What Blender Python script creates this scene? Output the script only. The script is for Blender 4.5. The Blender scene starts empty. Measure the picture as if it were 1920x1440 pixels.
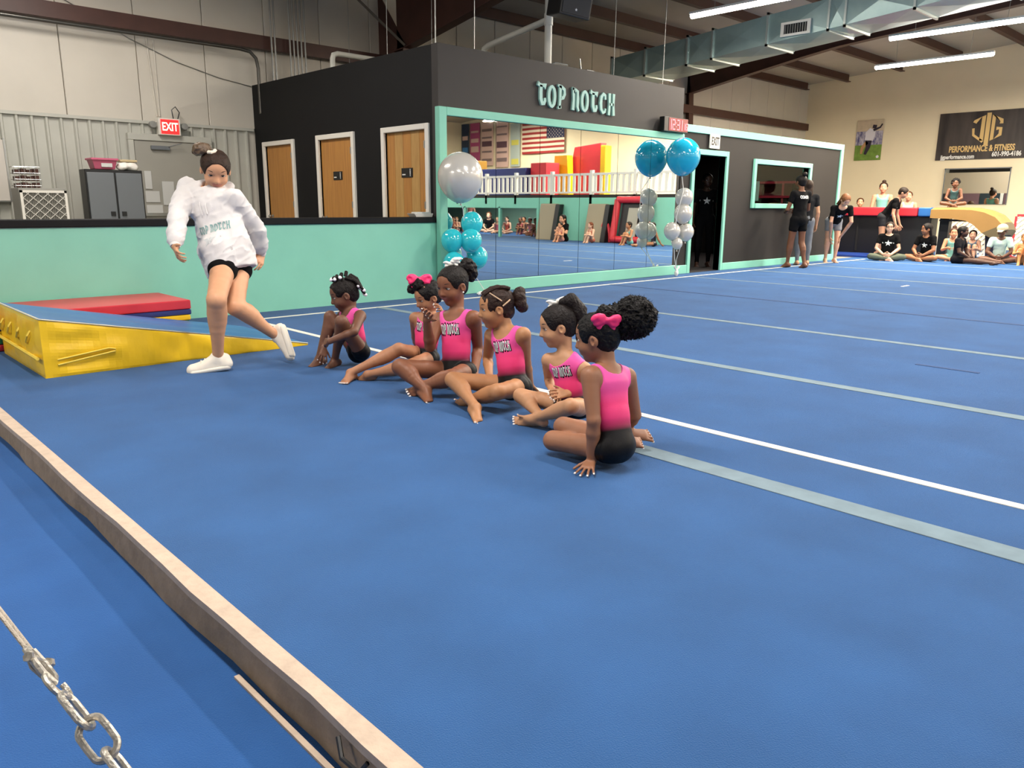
import bpy, bmesh, math, random
import numpy as np
from mathutils import Vector, Matrix
from mathutils.bvhtree import BVHTree
random.seed(7)
SC = bpy.context.scene
COL = SC.collection
R = math.radians

# ------------------------------------------------------------------ camera
PITCH, ROLL, YAW = R(13.0), R(0.4), R(46.4)
CAM = Vector((0, 0, 1.15))
fwd = Vector((math.cos(YAW)*math.cos(PITCH), math.sin(YAW)*math.cos(PITCH), -math.sin(PITCH)))
r0 = Vector((math.sin(YAW), -math.cos(YAW), 0)); u0 = r0.cross(fwd)
rgt = math.cos(ROLL)*r0 + math.sin(ROLL)*u0; upv = rgt.cross(fwd)
cd = bpy.data.cameras.new('camera'); cam = bpy.data.objects.new('camera', cd); COL.objects.link(cam)
m = Matrix((rgt, upv, -fwd)).transposed().to_4x4(); m.translation = CAM
cam.matrix_world = m
cd.sensor_fit = 'HORIZONTAL'; cd.sensor_width = 36.0; cd.lens = 36.0*1450/1920; cd.clip_start = .05
SC.camera = cam
# ------------------------------------------------------------------ world, exposure
w = bpy.data.worlds.new('world'); SC.world = w; w.use_nodes = True
w.node_tree.nodes['Background'].inputs[0].default_value = (.8, .85, 1, 1)
w.node_tree.nodes['Background'].inputs[1].default_value = 0.05
SC.view_settings.view_transform = 'Standard'; SC.view_settings.look = 'None'
SC.view_settings.gamma = 1; SC.view_settings.use_curve_mapping = False
SC.view_settings.exposure = 0.33
# ------------------------------------------------------------------ area lights of the tube fixtures (x, y centre, z, watts, colour)
TUBE_W = 190
TUBES = [(11.87, 6.95, 4.3), (16.0, 5.3, 4.3), (19.0, 6.77, 4.3),
         (3.0, 9.9, 4.45), (1.0, 2.6, 4.6), (5.6, 2.6, 4.6), (10.2, 2.6, 4.6), (16.6, 0.6, 4.6), (20.6, 2.6, 4.6),
         (1.0, -3.5, 4.6), (5.6, -3.5, 4.6), (10.2, -3.5, 4.6), (15.0, -5.5, 4.6), (22.5, -3.5, 4.6),
         (5.6, -9.5, 4.6), (12.0, -9.5, 4.6), (19.0, -9.5, 4.6), (-3.0, 6.0, 4.4), (23.5, 0.0, 4.6), (23.0, -9.0, 4.7)]
for i, (x, y, z) in enumerate(TUBES):
    ld = bpy.data.lights.new('tube_light', 'AREA'); ld.shape = 'RECTANGLE'; ld.size = .25; ld.size_y = 2.35
    ld.energy = TUBE_W*{1: 1.7, 2: 2.5, 3: .62, 7: .8, 8: 1.9, 13: 1.9, 16: 1.4, 18: 3.6, 19: 1.8}.get(i, .92); warm = max(0, min(1, (x-6)/12))
    ld.color = (1, .93-.06*warm, .86-.16*warm)
    lo = bpy.data.objects.new('tube_light', ld); COL.objects.link(lo); lo.location = (x, y, z-.07)

LOW = [((22.3, -9.4, 1.36), 55, 1.5), ((22.3, -6.9, 1.36), 55, 1.5), ((15.6, 9.0, 2.36), 30, 1.0)]   # unseen fill lights added to brighten the space under the loft and the office
for p, e_, s_ in LOW:
    ld = bpy.data.lights.new('fill_light', 'AREA'); ld.shape = 'RECTANGLE'; ld.size = .2; ld.size_y = s_; ld.energy = e_; ld.color = (1, .93, .84)
    lo = bpy.data.objects.new('fill_light', ld); COL.objects.link(lo); lo.location = p
# ------------------------------------------------------------------ helpers
def tag(o, label=None, cat=None, group=None, kind=None):
    if label: o['label'] = label
    if cat: o['category'] = cat
    if group: o['group'] = group
    if kind: o['kind'] = kind
    return o
ORG = {}
def org(o): return ORG.get(o.name, Vector((0, 0, 0)))
def empty(name, loc, label=None, cat=None, group=None, kind=None):
    o = bpy.data.objects.new(name, None); COL.objects.link(o); o.location = loc; o.empty_display_size = .1
    ORG[o.name] = Vector(loc); return tag(o, label, cat, group, kind)
def mk(name, V, Fc, mat, parent=None, smooth=False, origin=None, attrs=None, midx=None):
    off = org(parent) if parent is not None else Vector(origin if origin is not None else (0, 0, 0))
    V = np.asarray(V, dtype=np.float64) - np.array(off)
    me = bpy.data.meshes.new(name)
    if isinstance(Fc, np.ndarray):
        n = len(Fc); k = Fc.shape[1]
        me.vertices.add(len(V)); me.vertices.foreach_set('co', V.astype(np.float32).ravel())
        me.loops.add(n*k); me.loops.foreach_set('vertex_index', Fc.astype(np.int32).ravel())
        me.polygons.add(n); me.polygons.foreach_set('loop_start', np.arange(0, n*k, k, dtype=np.int32))
        me.update(calc_edges=True); me.validate()
    else:
        me.from_pydata([tuple(v) for v in V], [], [tuple(f) for f in Fc]); me.update()
    for mt in (mat if isinstance(mat, (list, tuple)) else [mat]): me.materials.append(mt)
    if midx is not None: me.polygons.foreach_set('material_index', np.asarray(midx, dtype=np.int32))
    if smooth: me.polygons.foreach_set('use_smooth', [True]*len(me.polygons))
    if attrs:
        for k, a in attrs.items():
            at = me.attributes.new(k, 'FLOAT', 'POINT'); at.data.foreach_set('value', np.asarray(a, dtype=np.float32))
    o = bpy.data.objects.new(name, me); COL.objects.link(o)
    if parent is not None: o.parent = parent
    else: o.location = off
    ORG[o.name] = off
    return o
def frame(a, b):
    d = (Vector(b)-Vector(a)).normalized(); t = Vector((0, 0, 1)) if abs(d.z) < .9 else Vector((1, 0, 0))
    s = d.cross(t).normalized(); return d, s, d.cross(s).normalized()
class B:
    def __init__(s): s.v = []; s.f = []; s.mi = []
    def poly(s, pts, m=0):
        n = len(s.v); s.v += [tuple(p) for p in pts]; s.f.append(tuple(range(n, n+len(pts)))); s.mi.append(m); return s
    def box(s, x0, y0, z0, x1, y1, z1, m=0):
        return s.hexa([(x0, y0, z0), (x1, y0, z0), (x1, y1, z0), (x0, y1, z0), (x0, y0, z1), (x1, y0, z1), (x1, y1, z1), (x0, y1, z1)], m)
    def hexa(s, P, m=0):
        n = len(s.v); s.v += [tuple(p) for p in P]
        for q in ((0, 3, 2, 1), (4, 5, 6, 7), (0, 1, 5, 4), (1, 2, 6, 5), (2, 3, 7, 6), (3, 0, 4, 7)):
            s.f.append(tuple(n+i for i in q)); s.mi.append(m)
        return s
    def obox(s, c, ax, ay, az, hx, hy, hz, m=0):
        c, ax, ay, az = map(Vector, (c, ax, ay, az)); P = []
        for z in (-1, 1):
            for x, y in ((-1, -1), (1, -1), (1, 1), (-1, 1)): P.append(c+ax*hx*x+ay*hy*y+az*hz*z)
        return s.hexa(P, m)
    def bar(s, a, b, w, h, m=0):
        d, u, v = frame(a, b); a = Vector(a); b = Vector(b)
        return s.obox((a+b)/2, u, v, d, w/2, h/2, (b-a).length/2, m)
    def tube(s, pts, r, n=10, m=0, caps=True, closed=False):
        pts = [Vector(p) for p in pts]; k = len(pts); rr = r if isinstance(r, (list, tuple)) else [r]*k
        b0 = len(s.v); u = None
        for i, p in enumerate(pts):
            if closed: t = pts[(i+1) % k]-pts[i-1]
            else: t = pts[min(i+1, k-1)]-pts[max(i-1, 0)]
            t.normalize()
            if u is None: _, u, _ = frame((0, 0, 0), t)
            u = (u-t*u.dot(t)).normalized(); v = t.cross(u)
            for j in range(n):
                a = 2*math.pi*j/n; s.v.append(tuple(p+(u*math.cos(a)+v*math.sin(a))*rr[i]))
        for i in range(k if closed else k-1):
            for j in range(n):
                a = b0+i*n+j; b = b0+i*n+(j+1) % n; c = b0+((i+1) % k)*n+(j+1) % n; d = b0+((i+1) % k)*n+j
                s.f.append((a, b, c, d)); s.mi.append(m)
        if caps and not closed:
            s.f.append(tuple(b0+j for j in range(n-1, -1, -1))); s.mi.append(m)
            s.f.append(tuple(b0+(k-1)*n+j for j in range(n))); s.mi.append(m)
        return s
    def lathe(s, c, prof, n=24, ax=(0, 0, 1), m=0):
        c = Vector(c); ax = Vector(ax).normalized(); _, u, v = frame((0, 0, 0), ax)
        b0 = len(s.v)
        for r, h in prof:
            for j in range(n):
                a = 2*math.pi*j/n; s.v.append(tuple(c+ax*h+(u*math.cos(a)+v*math.sin(a))*r))
        for i in range(len(prof)-1):
            for j in range(n):
                s.f.append((b0+i*n+j, b0+i*n+(j+1) % n, b0+(i+1)*n+(j+1) % n, b0+(i+1)*n+j)); s.mi.append(m)
        return s
    def prism(s, pts, dv, m=0):
        dv = Vector(dv); k = len(pts); n = len(s.v); s.v += [tuple(p) for p in pts]+[tuple(Vector(p)+dv) for p in pts]
        s.f.append(tuple(n+i for i in range(k-1, -1, -1))); s.mi.append(m); s.f.append(tuple(n+k+i for i in range(k))); s.mi.append(m)
        for i in range(k):
            j = (i+1) % k; s.f.append((n+i, n+j, n+k+j, n+k+i)); s.mi.append(m)
        return s
    def go(s, name, mat, parent=None, smooth=False, origin=None, bevel=0, seg=2):
        if parent is None and origin is None:
            a = np.array(s.v); origin = ((a[:, 0].min()+a[:, 0].max())/2, (a[:, 1].min()+a[:, 1].max())/2, a[:, 2].min())
        o = mk(name, s.v, s.f, mat, parent, smooth, origin, midx=s.mi)
        bm = bmesh.new(); bm.from_mesh(o.data); bmesh.ops.recalc_face_normals(bm, faces=bm.faces)
        if bevel: bmesh.ops.bevel(bm, geom=bm.edges[:], offset=bevel, segments=seg, affect='EDGES', profile=.7, clamp_overlap=True)
        bm.to_mesh(o.data); bm.free()
        if bevel and smooth: o.data.polygons.foreach_set('use_smooth', [True]*len(o.data.polygons))
        if smooth: shade_angle(o)
        return o
def shade_angle(o, ang=40):
    me = o.data; bm = bmesh.new(); bm.from_mesh(me)
    for e in bm.edges:
        if len(e.link_faces) == 2: e.smooth = e.calc_face_angle(0) < R(ang)
    for f in bm.faces: f.smooth = True
    bm.to_mesh(me); bm.free()
def tree(o, parent=None):
    c = o.copy(); COL.objects.link(c)
    if parent is not None: c.parent = parent
    ORG[c.name] = org(o)
    for ch in list(o.children): tree(ch, c)
    return c

# ------------------------------------------------------------------ materials
def lin(h):
    h = h.lstrip('#'); c = [int(h[i:i+2], 16)/255 for i in (0, 2, 4)]
    return tuple(((x+.055)/1.055)**2.4 if x > .04045 else x/12.92 for x in c)+(1,)
MATS = {}
def mat(name, col, rough=.6, metal=0, noise=0, nscale=8, bump=0, bscale=60, coat=0, sheen=0, spec=.5, emit=0, col2=None, sub=0, stretch=None, detail=4):
    if name in MATS: return MATS[name]
    m = bpy.data.materials.new(name); m.use_nodes = True; nt = m.node_tree; N = nt.nodes; Lk = nt.links
    p = N['Principled BSDF']; c = lin(col) if isinstance(col, str) else tuple(col)+(1,)*(4-len(col))
    p.inputs['Base Color'].default_value = c; p.inputs['Roughness'].default_value = rough; p.inputs['Metallic'].default_value = metal
    p.inputs['Coat Weight'].default_value = coat; p.inputs['Sheen Weight'].default_value = sheen; p.inputs['Specular IOR Level'].default_value = spec
    if sub: p.inputs['Subsurface Weight'].default_value = sub; p.inputs['Subsurface Radius'].default_value = (.02, .008, .004)
    if emit: p.inputs['Emission Color'].default_value = c; p.inputs['Emission Strength'].default_value = emit
    if noise or bump or col2:
        tc = N.new('ShaderNodeTexCoord'); mp = N.new('ShaderNodeMapping'); Lk.new(tc.outputs['Object'], mp.inputs[0])
        if stretch: mp.inputs['Scale'].default_value = stretch
    if noise or col2:
        nz = N.new('ShaderNodeTexNoise'); nz.inputs['Scale'].default_value = nscale; nz.inputs['Detail'].default_value = detail; Lk.new(mp.outputs[0], nz.inputs[0])
        rp = N.new('ShaderNodeValToRGB'); rp.color_ramp.elements[0].position = .3; rp.color_ramp.elements[1].position = .7
        d = lin(col2) if col2 else tuple(x*(1-noise) for x in c[:3])+(1,)
        rp.color_ramp.elements[0].color = d; rp.color_ramp.elements[1].color = c if col2 else tuple(min(1, x*(1+noise)) for x in c[:3])+(1,)
        Lk.new(nz.outputs[0], rp.inputs[0]); Lk.new(rp.outputs[0], p.inputs['Base Color'])
    if bump:
        nb = N.new('ShaderNodeTexNoise'); nb.inputs['Scale'].default_value = bscale; nb.inputs['Detail'].default_value = 3; Lk.new(mp.outputs[0], nb.inputs[0])
        bp = N.new('ShaderNodeBump'); bp.inputs['Strength'].default_value = bump; bp.inputs['Distance'].default_value = .01; Lk.new(nb.outputs[0], bp.inputs['Height'])
        Lk.new(bp.outputs[0], p.inputs['Normal'])
    MATS[name] = m; return m
def attr_ramp(name, attr, stops, rough=.6, sheen=0, bump=0, bscale=200):
    if name in MATS: return MATS[name]
    m = mat(name, '#ffffff', rough, sheen=sheen, bump=bump, bscale=bscale); nt = m.node_tree
    a = nt.nodes.new('ShaderNodeAttribute'); a.attribute_name = attr
    rp = nt.nodes.new('ShaderNodeValToRGB'); cr = rp.color_ramp
    while len(cr.elements) < len(stops): cr.elements.new(.5)
    for e, (p, c) in zip(cr.elements, stops): e.position = p; e.color = lin(c)
    nt.links.new(a.outputs['Fac'], rp.inputs[0]); nt.links.new(rp.outputs[0], nt.nodes['Principled BSDF'].inputs['Base Color'])
    return m
# ------------------------------------------------------------------ implicit surfaces: one continuous skin per figure
V3 = lambda *a: np.array(a, dtype=np.float64)
def nrm(v): v = np.asarray(v, float); return v/(np.linalg.norm(v)+1e-12)
class SDF:
    def __init__(s, vox): s.vox = vox; s.P = []; s.cl = []; s.nails = []
    def cone(s, a, b, ra, rb, k=.01, t=0): s.P.append(('c', V3(*a), V3(*b), ra, rb, k, t)); return s
    def chain(s, pts, rs, k=.01, k2=None, t=0):
        for i in range(len(pts)-1): s.cone(pts[i], pts[i+1], rs[i], rs[i+1], k if i == 0 or k2 is None else k2, t)
        return s
    def ell(s, c, r, M=None, k=.01, t=0): s.P.append(('e', V3(*c), V3(*r), np.eye(3) if M is None else np.array(M), k, t)); return s
    def slab(s, a, b, wa, wb, da, db, rt, k=.02, t=0):
        # elliptical cone from a to b; half widths w along rt, half depths d
        s.P.append(('s', V3(*a), V3(*b), wa, wb, da, db, nrm(rt), k, t)); return s
    def box(s, c, h, M=None, r=.005, k=.005, t=0): s.P.append(('b', V3(*c), V3(*h), np.eye(3) if M is None else np.array(M), r, k, t)); return s
    def cut(s, c, r, M=None, k=.004): s.cl.append(('e', V3(*c), V3(*r), np.eye(3) if M is None else np.array(M), k)); return s
    def cutplane(s, c, n, k=.003): s.cl.append(('p', V3(*c), nrm(n), k)); return s
    @staticmethod
    def bb(p):
        if p[0] == 'c': m = max(p[3], p[4]); return np.minimum(p[1], p[2])-m, np.maximum(p[1], p[2])+m
        if p[0] == 'e' or p[0] == 'b':
            e = np.abs(p[3].T) @ p[2] if p[0] == 'b' else np.full(3, p[2].max()); return p[1]-e-.005, p[1]+e+.005
        m = max(p[3:7]); return np.minimum(p[1], p[2])-m, np.maximum(p[1], p[2])+m
    @staticmethod
    def dist(p, X):
        if p[0] == 'c':
            a, b = p[1], p[2]; ab = b-a; L = ab@ab+1e-12; Y = X-a; t = np.clip(Y@ab/L, 0, 1)
            return np.sqrt(((Y-t[..., None]*ab)**2).sum(-1))-(p[3]+(p[4]-p[3])*t)
        if p[0] == 'e':
            Y = (X-p[1]) @ p[3].T; r = p[2]; k0 = np.sqrt(((Y/r)**2).sum(-1)); k1 = np.sqrt(((Y/r**2)**2).sum(-1))+1e-9
            return k0*(k0-1)/k1
        if p[0] == 'b':
            Y = np.abs((X-p[1]) @ p[3].T)-(p[2]-p[4]); return np.sqrt((np.maximum(Y, 0)**2).sum(-1))+np.minimum(Y.max(-1), 0)-p[4]
        a, b, wa, wb, da, db, rt = p[1:8]; ab = b-a; L = math.sqrt(ab@ab)+1e-9; ax = ab/L; rt = nrm(rt-ax*(rt@ax)); f = np.cross(ax, rt)
        Y = X-a; tt = Y@ax; t = np.clip(tt/L, 0, 1); w_ = wa+(wb-wa)*t; d_ = da+(db-da)*t; e = tt-t*L
        x = (Y@rt)/w_; y = (Y@f)/d_; z = e/np.minimum(w_, d_); k0 = np.sqrt(x*x+y*y+z*z)
        k1 = np.sqrt((x/w_)**2+(y/d_)**2+(z/np.minimum(w_, d_))**2)+1e-9
        return k0*(k0-1)/k1
    def mesh(s, inflate=0, smooth=2, disp=None, floor=None):
        vx = s.vox; lo = np.min([s.bb(p)[0] for p in s.P], 0)-3*vx-inflate; hi = np.max([s.bb(p)[1] for p in s.P], 0)+3*vx+inflate
        n = np.ceil((hi-lo)/vx).astype(int)+1; F = np.full(n, .25, np.float32); best = np.full(n, .25, np.float32); T = np.zeros(n, np.int8)
        def sub(a, b, mg):
            i0 = np.maximum(np.floor((a-mg-lo)/vx).astype(int), 0); i1 = np.minimum(np.ceil((b+mg-lo)/vx).astype(int)+1, n)
            g = np.meshgrid(*[lo[q]+vx*np.arange(i0[q], i1[q]) for q in range(3)], indexing='ij')
            return tuple(slice(i0[q], i1[q]) for q in range(3)), np.stack(g, -1)
        for p in s.P:
            k = p[-2]; t = p[-1]; a, b = s.bb(p); sl, X = sub(a, b, k+inflate+3*vx)
            d = s.dist(p, X)-inflate; A = F[sl]
            if k > 0: h = np.maximum(k-np.abs(A-d), 0)/k; nw = np.minimum(A, d)-h*h*k*.25
            else: nw = np.minimum(A, d)
            F[sl] = nw; q = d < best[sl]; best[sl] = np.where(q, d, best[sl]); T[sl] = np.where(q, t, T[sl])
        for c in s.cl:
            if c[0] == 'p':
                g = np.meshgrid(*[lo[q]+vx*np.arange(n[q]) for q in range(3)], indexing='ij')
                d = (g[0]-c[1][0])*c[2][0]+(g[1]-c[1][1])*c[2][1]+(g[2]-c[1][2])*c[2][2]
                F = np.maximum(F, d.astype(np.float32))
            else:
                e = c[2].max(); sl, X = sub(c[1]-e, c[1]+e, c[4]+2*vx)
                d = -s.dist(c, X); A = F[sl]; k = c[4]; h = np.maximum(k-np.abs(A-d), 0)/k; F[sl] = np.maximum(A, d)+h*h*k*.25
        if floor is not None:
            zz = lo[2]+vx*np.arange(n[2]); F = np.maximum(F, (floor-zz)[None, None, :].astype(np.float32))
        if disp is not None:
            band = np.abs(F) < .03; ii = np.argwhere(band); F[band] += disp(lo+ii*vx, T[band]).astype(np.float32)
        # surface nets
        I = F < 0; cs = np.zeros(n-1, np.int8)
        for dx in (0, 1):
            for dy in (0, 1):
                for dz in (0, 1): cs += I[dx:n[0]-1+dx, dy:n[1]-1+dy, dz:n[2]-1+dz]
        act = (cs > 0) & (cs < 8); C_ = np.argwhere(act); idx = np.full(n-1, -1, np.int32); idx[act] = np.arange(len(C_))
        acc = np.zeros((len(C_), 3)); cnt = np.zeros(len(C_))
        cor = [(0, 0, 0), (1, 0, 0), (0, 1, 0), (1, 1, 0), (0, 0, 1), (1, 0, 1), (0, 1, 1), (1, 1, 1)]
        fv = [F[C_[:, 0]+c[0], C_[:, 1]+c[1], C_[:, 2]+c[2]] for c in cor]
        for a, b in ((0, 1), (2, 3), (4, 5), (6, 7), (0, 2), (1, 3), (4, 6), (5, 7), (0, 4), (1, 5), (2, 6), (3, 7)):
            A, Bq = fv[a], fv[b]; mk_ = (A < 0) != (Bq < 0); t = np.where(mk_, A/np.where(mk_, A-Bq, 1), 0)
            ca, cb = np.array(cor[a]), np.array(cor[b]); acc += np.where(mk_[:, None], ca+t[:, None]*(cb-ca), 0); cnt += mk_
        Vt = lo+vx*(C_+acc/cnt[:, None]); tg = T[C_[:, 0], C_[:, 1], C_[:, 2]]
        Q = []
        for ax in range(3):
            o1, o2 = [(1, 2), (2, 0), (0, 1)][ax]
            a = [slice(1, -1)]*3; a[ax] = slice(0, -1); b = [slice(1, -1)]*3; b[ax] = slice(1, None)
            A, Bq = I[tuple(a)], I[tuple(b)]; E_ = np.argwhere(A != Bq); sg = A[tuple(E_.T)]
            off = np.ones(3, int); off[ax] = 0; P0 = E_+off
            d1 = np.zeros(3, int); d1[o1] = 1; d2 = np.zeros(3, int); d2[o2] = 1
            q = [idx[tuple((P0-d1-d2).T)], idx[tuple((P0-d2).T)], idx[tuple(P0.T)], idx[tuple((P0-d1).T)]]
            q = np.stack(q, 1); q[~sg] = q[~sg][:, ::-1]; Q.append(q)
        Q = np.concatenate(Q); Q = Q[(Q >= 0).all(1)]
        e = np.concatenate([Q[:, [0, 1]], Q[:, [1, 2]], Q[:, [2, 3]], Q[:, [3, 0]]]); e = np.concatenate([e, e[:, ::-1]])
        for it in range(smooth):
            sm = np.zeros_like(Vt); c_ = np.bincount(e[:, 0], minlength=len(Vt))+1e-9
            for q in range(3): sm[:, q] = np.bincount(e[:, 0], Vt[e[:, 1], q], minlength=len(Vt))
            Vt = Vt+(.5 if it % 2 == 0 else -.45 if smooth > 3 else .4)*(sm/c_[:, None]-Vt)
        return Vt, Q, tg
def pnoise(X, sc, seed=0):
    # smooth value noise
    Y = np.asarray(X)*sc+seed*13.7; i = np.floor(Y).astype(int); f = Y-i; f = f*f*(3-2*f); r = 0
    for dx in (0, 1):
        for dy in (0, 1):
            for dz in (0, 1):
                h = ((i[..., 0]+dx)*73856093) ^ ((i[..., 1]+dy)*19349663) ^ ((i[..., 2]+dz)*83492791); h = (h*1103515245+12345) & 0x7fffffff
                v = (h % 10007)/10007.0
                r = r+v*(f[..., 0] if dx else 1-f[..., 0])*(f[..., 1] if dy else 1-f[..., 1])*(f[..., 2] if dz else 1-f[..., 2])
    return r*2-1

# ------------------------------------------------------------------ people
def hand(s, w, d, n, side, L, curl=.3, spread=.12, thumb=.5, k=.004, rmin=.0062, fing=True, t=0):
    """w wrist, d direction of the fingers, n direction the palm faces, side 'L' or 'R'"""
    w = V3(*w); d = nrm(d); n = nrm(n-d*(n@d)); sd = np.cross(n, d)*(-1 if side == 'R' else 1)
    pr = .085*L
    kn = []
    for i, o in enumerate((.16, .055, -.055, -.15)):
        a = w+sd*o*.5*L; b = w+d*(.50-(.02, 0, .01, .05)[i])*L+sd*o*1.15*L; s.cone(a, b, pr, pr*.82, k+.004, t); kn.append(b)
    if not fing:
        s.cone(w+d*.45*L, w+d*.8*L+n*.1*L, .10*L, .06*L, .01, t); return
    for i in range(4):
        ang = spread*(1.5, .5, -.5, -1.5)[i]; fd = nrm(d*math.cos(ang)+sd*math.sin(ang)); Lf = (.40, .45, .42, .33)[i]*L
        c = curl[i] if isinstance(curl, (list, tuple)) else curl; p = kn[i]; a = c*.7; r = max(.05*L, rmin)
        for seg, fr in enumerate((.45, .3, .25)):
            q = p+(fd*math.cos(a)+n*math.sin(a))*Lf*fr; s.cone(p, q, r, max(r*.93, rmin*.95), .002, t); dl = nrm(q-p); p = q; r = max(r*.93, rmin*.95); a += c
        bk = nrm(-n-dl*(-n@dl)); s.nails.append((p+bk*r*.72+dl*r*.35, dl, bk, r))
    p = w+sd*.14*L+d*.12*L; r = max(.06*L, rmin*1.1)
    td = nrm(d*math.cos(thumb+.25)+sd*math.sin(thumb+.25)+n*.25)
    q = p+td*.26*L; s.cone(p, q, r*1.25, r, .005, t); td2 = nrm(td+d*.35+n*.1); s.cone(q, q+td2*.24*L, r, r*.85, .002, t)
def foot(s, a, tip, up, L, rm=.008, shoe=False, toes=True, lat=None):
    """a ankle, tip end of the toes, up direction away from the sole"""
    a = V3(*a); tip = V3(*tip); d = nrm(tip-a); up = nrm(up); up = nrm(up-d*(up@d)); sd = np.cross(d, up)
    heel = a-up*.16*L-d*.16*L; s.cone(a, heel, .15*L, .13*L, .01)
    ln = np.linalg.norm(tip-a)
    ball = a+d*ln*.66-up*.20*L
    s.cone(a+d*.05*L-up*.02*L, ball+up*.04*L, .14*L, .085*L, .015)
    s.cone(heel, ball-up*.0*L, .11*L, .085*L, .015)
    for o in (-.1, .1): s.cone(heel+sd*o*.3*L, ball+sd*o*1.1*L, .10*L, .075*L, .015)
    if toes:
        for i, o in enumerate((-.16, -.075, 0, .07, .135)):
            e = ball+sd*o*L*1.0+d*(ln*.34*(1, .97, .86, .74, .6)[i if lat is None or lat > 0 else 4-i])-up*.02*L
            s.cone(ball+sd*o*.9*L, e+sd*o*.25*L, .05*L, max(.037*L, rm*.75), .0015); s.nails.append((e+sd*o*.25*L+up*.030*L+d*.012*L, d, up, .042*L))
    return ball
def head_frame(J, S):
    c = V3(*J['head']); f = V3(*J['face'])-c; f = nrm(f); u = nrm(c-V3(*J['neck']))
    u = nrm(V3(0, 0, 1)*.75+u*.25) if 'hup' not in J else nrm(J['hup'])
    u = nrm(u-f*(u@f)*.9999); r = np.cross(f, u); return c, r, f, u
class Person:
    def __init__(s, name, J, HH, mats, vox=.005, adult=False, detail=True):
        s.J = {k: (V3(*v) if isinstance(v, (list, tuple, np.ndarray)) else v) for k, v in J.items()}; s.S = J['S']; s.HH = HH; s.m = mats; s.vox = vox; s.ad = adult; s.det = detail
        s.hf = head_frame(s.J, s.S)
        J = s.J; s.rt = nrm(J['sR']-J['sL']); s.ax = nrm(J['neck']-J['pelvis']); s.fr = nrm(np.cross(s.ax, s.rt)); s.hr = nrm(J['hR']-J['hL'])
        # rt points to figure's right; forward = up x right
        s.limb = dict(th=(.049, .036), cf=(.039, .021), ua=(.031, .024), fa=(.0245, .017)) if not adult else dict(th=(.052, .033), cf=(.034, .019), ua=(.027, .021), fa=(.022, .0145))
    def H(s, x, y, z):
        c, r, f, u = s.hf; return c+(r*x+f*y+u*z)*s.HH
    def HM(s): c, r, f, u = s.hf; return np.array([r, f, u])
    def torso(s, d, f=1.0, arms=False):
        J = s.J; S = s.S; a = J['pelvis']; b = J['neck']; L = b-a
        wd = .84 if not s.ad else 1.0; cw = .94 if not s.ad else 1.0
        ch = b-L*.22
        d.ell(a, (.086*S*f*wd, .064*S*f*wd, .062*S*f), np.array([s.hr, np.cross(s.ax, s.hr), s.ax]), .02)
        d.slab(a, a+L*.38, .080*S*f*wd, .068*S*f*cw, .058*S*f, .050*S*f, s.hr*.5+s.rt*.5, .02)
        d.slab(a+L*.38, ch, .068*S*f*cw, .084*S*f*cw, .050*S*f, .055*S*f, s.rt, .02)
        d.slab(ch, b-L*.08, .084*S*f*cw, .066*S*f, .055*S*f, .038*S*f, s.rt, .02)
        for q in ('sL', 'sR'):
            d.cone(b-L*.07, J[q]*.9+b*.1, .034*S*f, .030*S*f, .02)
            d.cone(ch, J[q]-L*.04, .04*S*f, .028*S*f, .02)
    def legs(s, d, f=1.0, upto=1.0, only=None, k=.014):
        J = s.J; S = s.S; t0, t1 = s.limb['th']; c0, c1 = s.limb['cf']
        for q in ('L', 'R'):
            if only and q != only: continue
            h, kn, an = J['h'+q], J['k'+q], J['a'+q]; up = min(1, upto)
            e = h+(kn-h)*up; d.chain([h, h+(e-h)*.5, e], [t0*S*f, (t0*.93+(t1-t0)*.5*up)*S*f, (t0+(t1-t0)*up)*S*f], k)
            if upto >= 1:
                ts = np.linspace(0, 1, 9); bk_ = np.cross(nrm(an-kn), nrm(np.cross(nrm(kn-h), nrm(an-kn))+1e-6)); bk_ = bk_ if np.linalg.norm(np.cross(nrm(kn-h), nrm(an-kn))) > .2 else bk_*0
                rr = [(c1+(t1*.96-c1)*(1-t)**1.3+(c0-c1-(t1*.96-c1)*.62)*math.exp(-((t-.30)/.22)**2)*1.0) for t in ts]
                d.chain([kn+(an-kn)*t-bk_*(.010*S*math.exp(-((t-.3)/.2)**2)) for t in ts], [r*S*f for r in rr], k, .002)
    def body(s, hands=None, feet=None):
        J = s.J; S = s.S; d = SDF(s.vox); HH = s.HH
        s.torso(d); s.legs(d)
        u0_, u1 = s.limb['ua']; f0, f1 = s.limb['fa']
        for q in ('L', 'R'):
            sh, el, wr = J['s'+q], J['e'+q], J['w'+q]
            d.chain([sh, el], [u0_*S*1.08, u1*S], .012); d.chain([el, el+(wr-el)*.3, wr], [u1*S, f0*S, f1*S], .01)
            hd = (hands or {}).get(q, {}); dr = nrm(J['f'+q]-wr); n = hd.get('n', -s.fr*.3+s.rt*(1 if q == 'L' else -1))
            hand(d, wr, dr, np.array(n, float), q, .105*S if not s.ad else .108*S, hd.get('curl', .35), hd.get('spread', .1), hd.get('thumb', .5), fing=s.det)
            ft = (feet or {}).get(q, {})
            if ft is not None:
                foot(d, J['a'+q], J['t'+q], ft.get('up', V3(0, 0, 1)), .15*S, lat=ft.get('lat', 1 if q == 'R' else -1), toes=s.det)
        # neck and head
        M = s.HM(); nb = J['neck']; d.cone(nb-s.ax*.02*S, s.H(0, -.12, -.25), .034*S if not s.ad else .033*S, .19*HH, .014)
        d.ell(s.H(0, -.045, .13), (.375*HH, .46*HH, .385*HH), M, .01)
        d.ell(s.H(0, .09, -.12), (.31*HH, .335*HH, .36*HH), M, .02)
        d.cone(s.H(0, .20, -.38), s.H(0, .27, -.40), .13*HH, .095*HH, .02)
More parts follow.
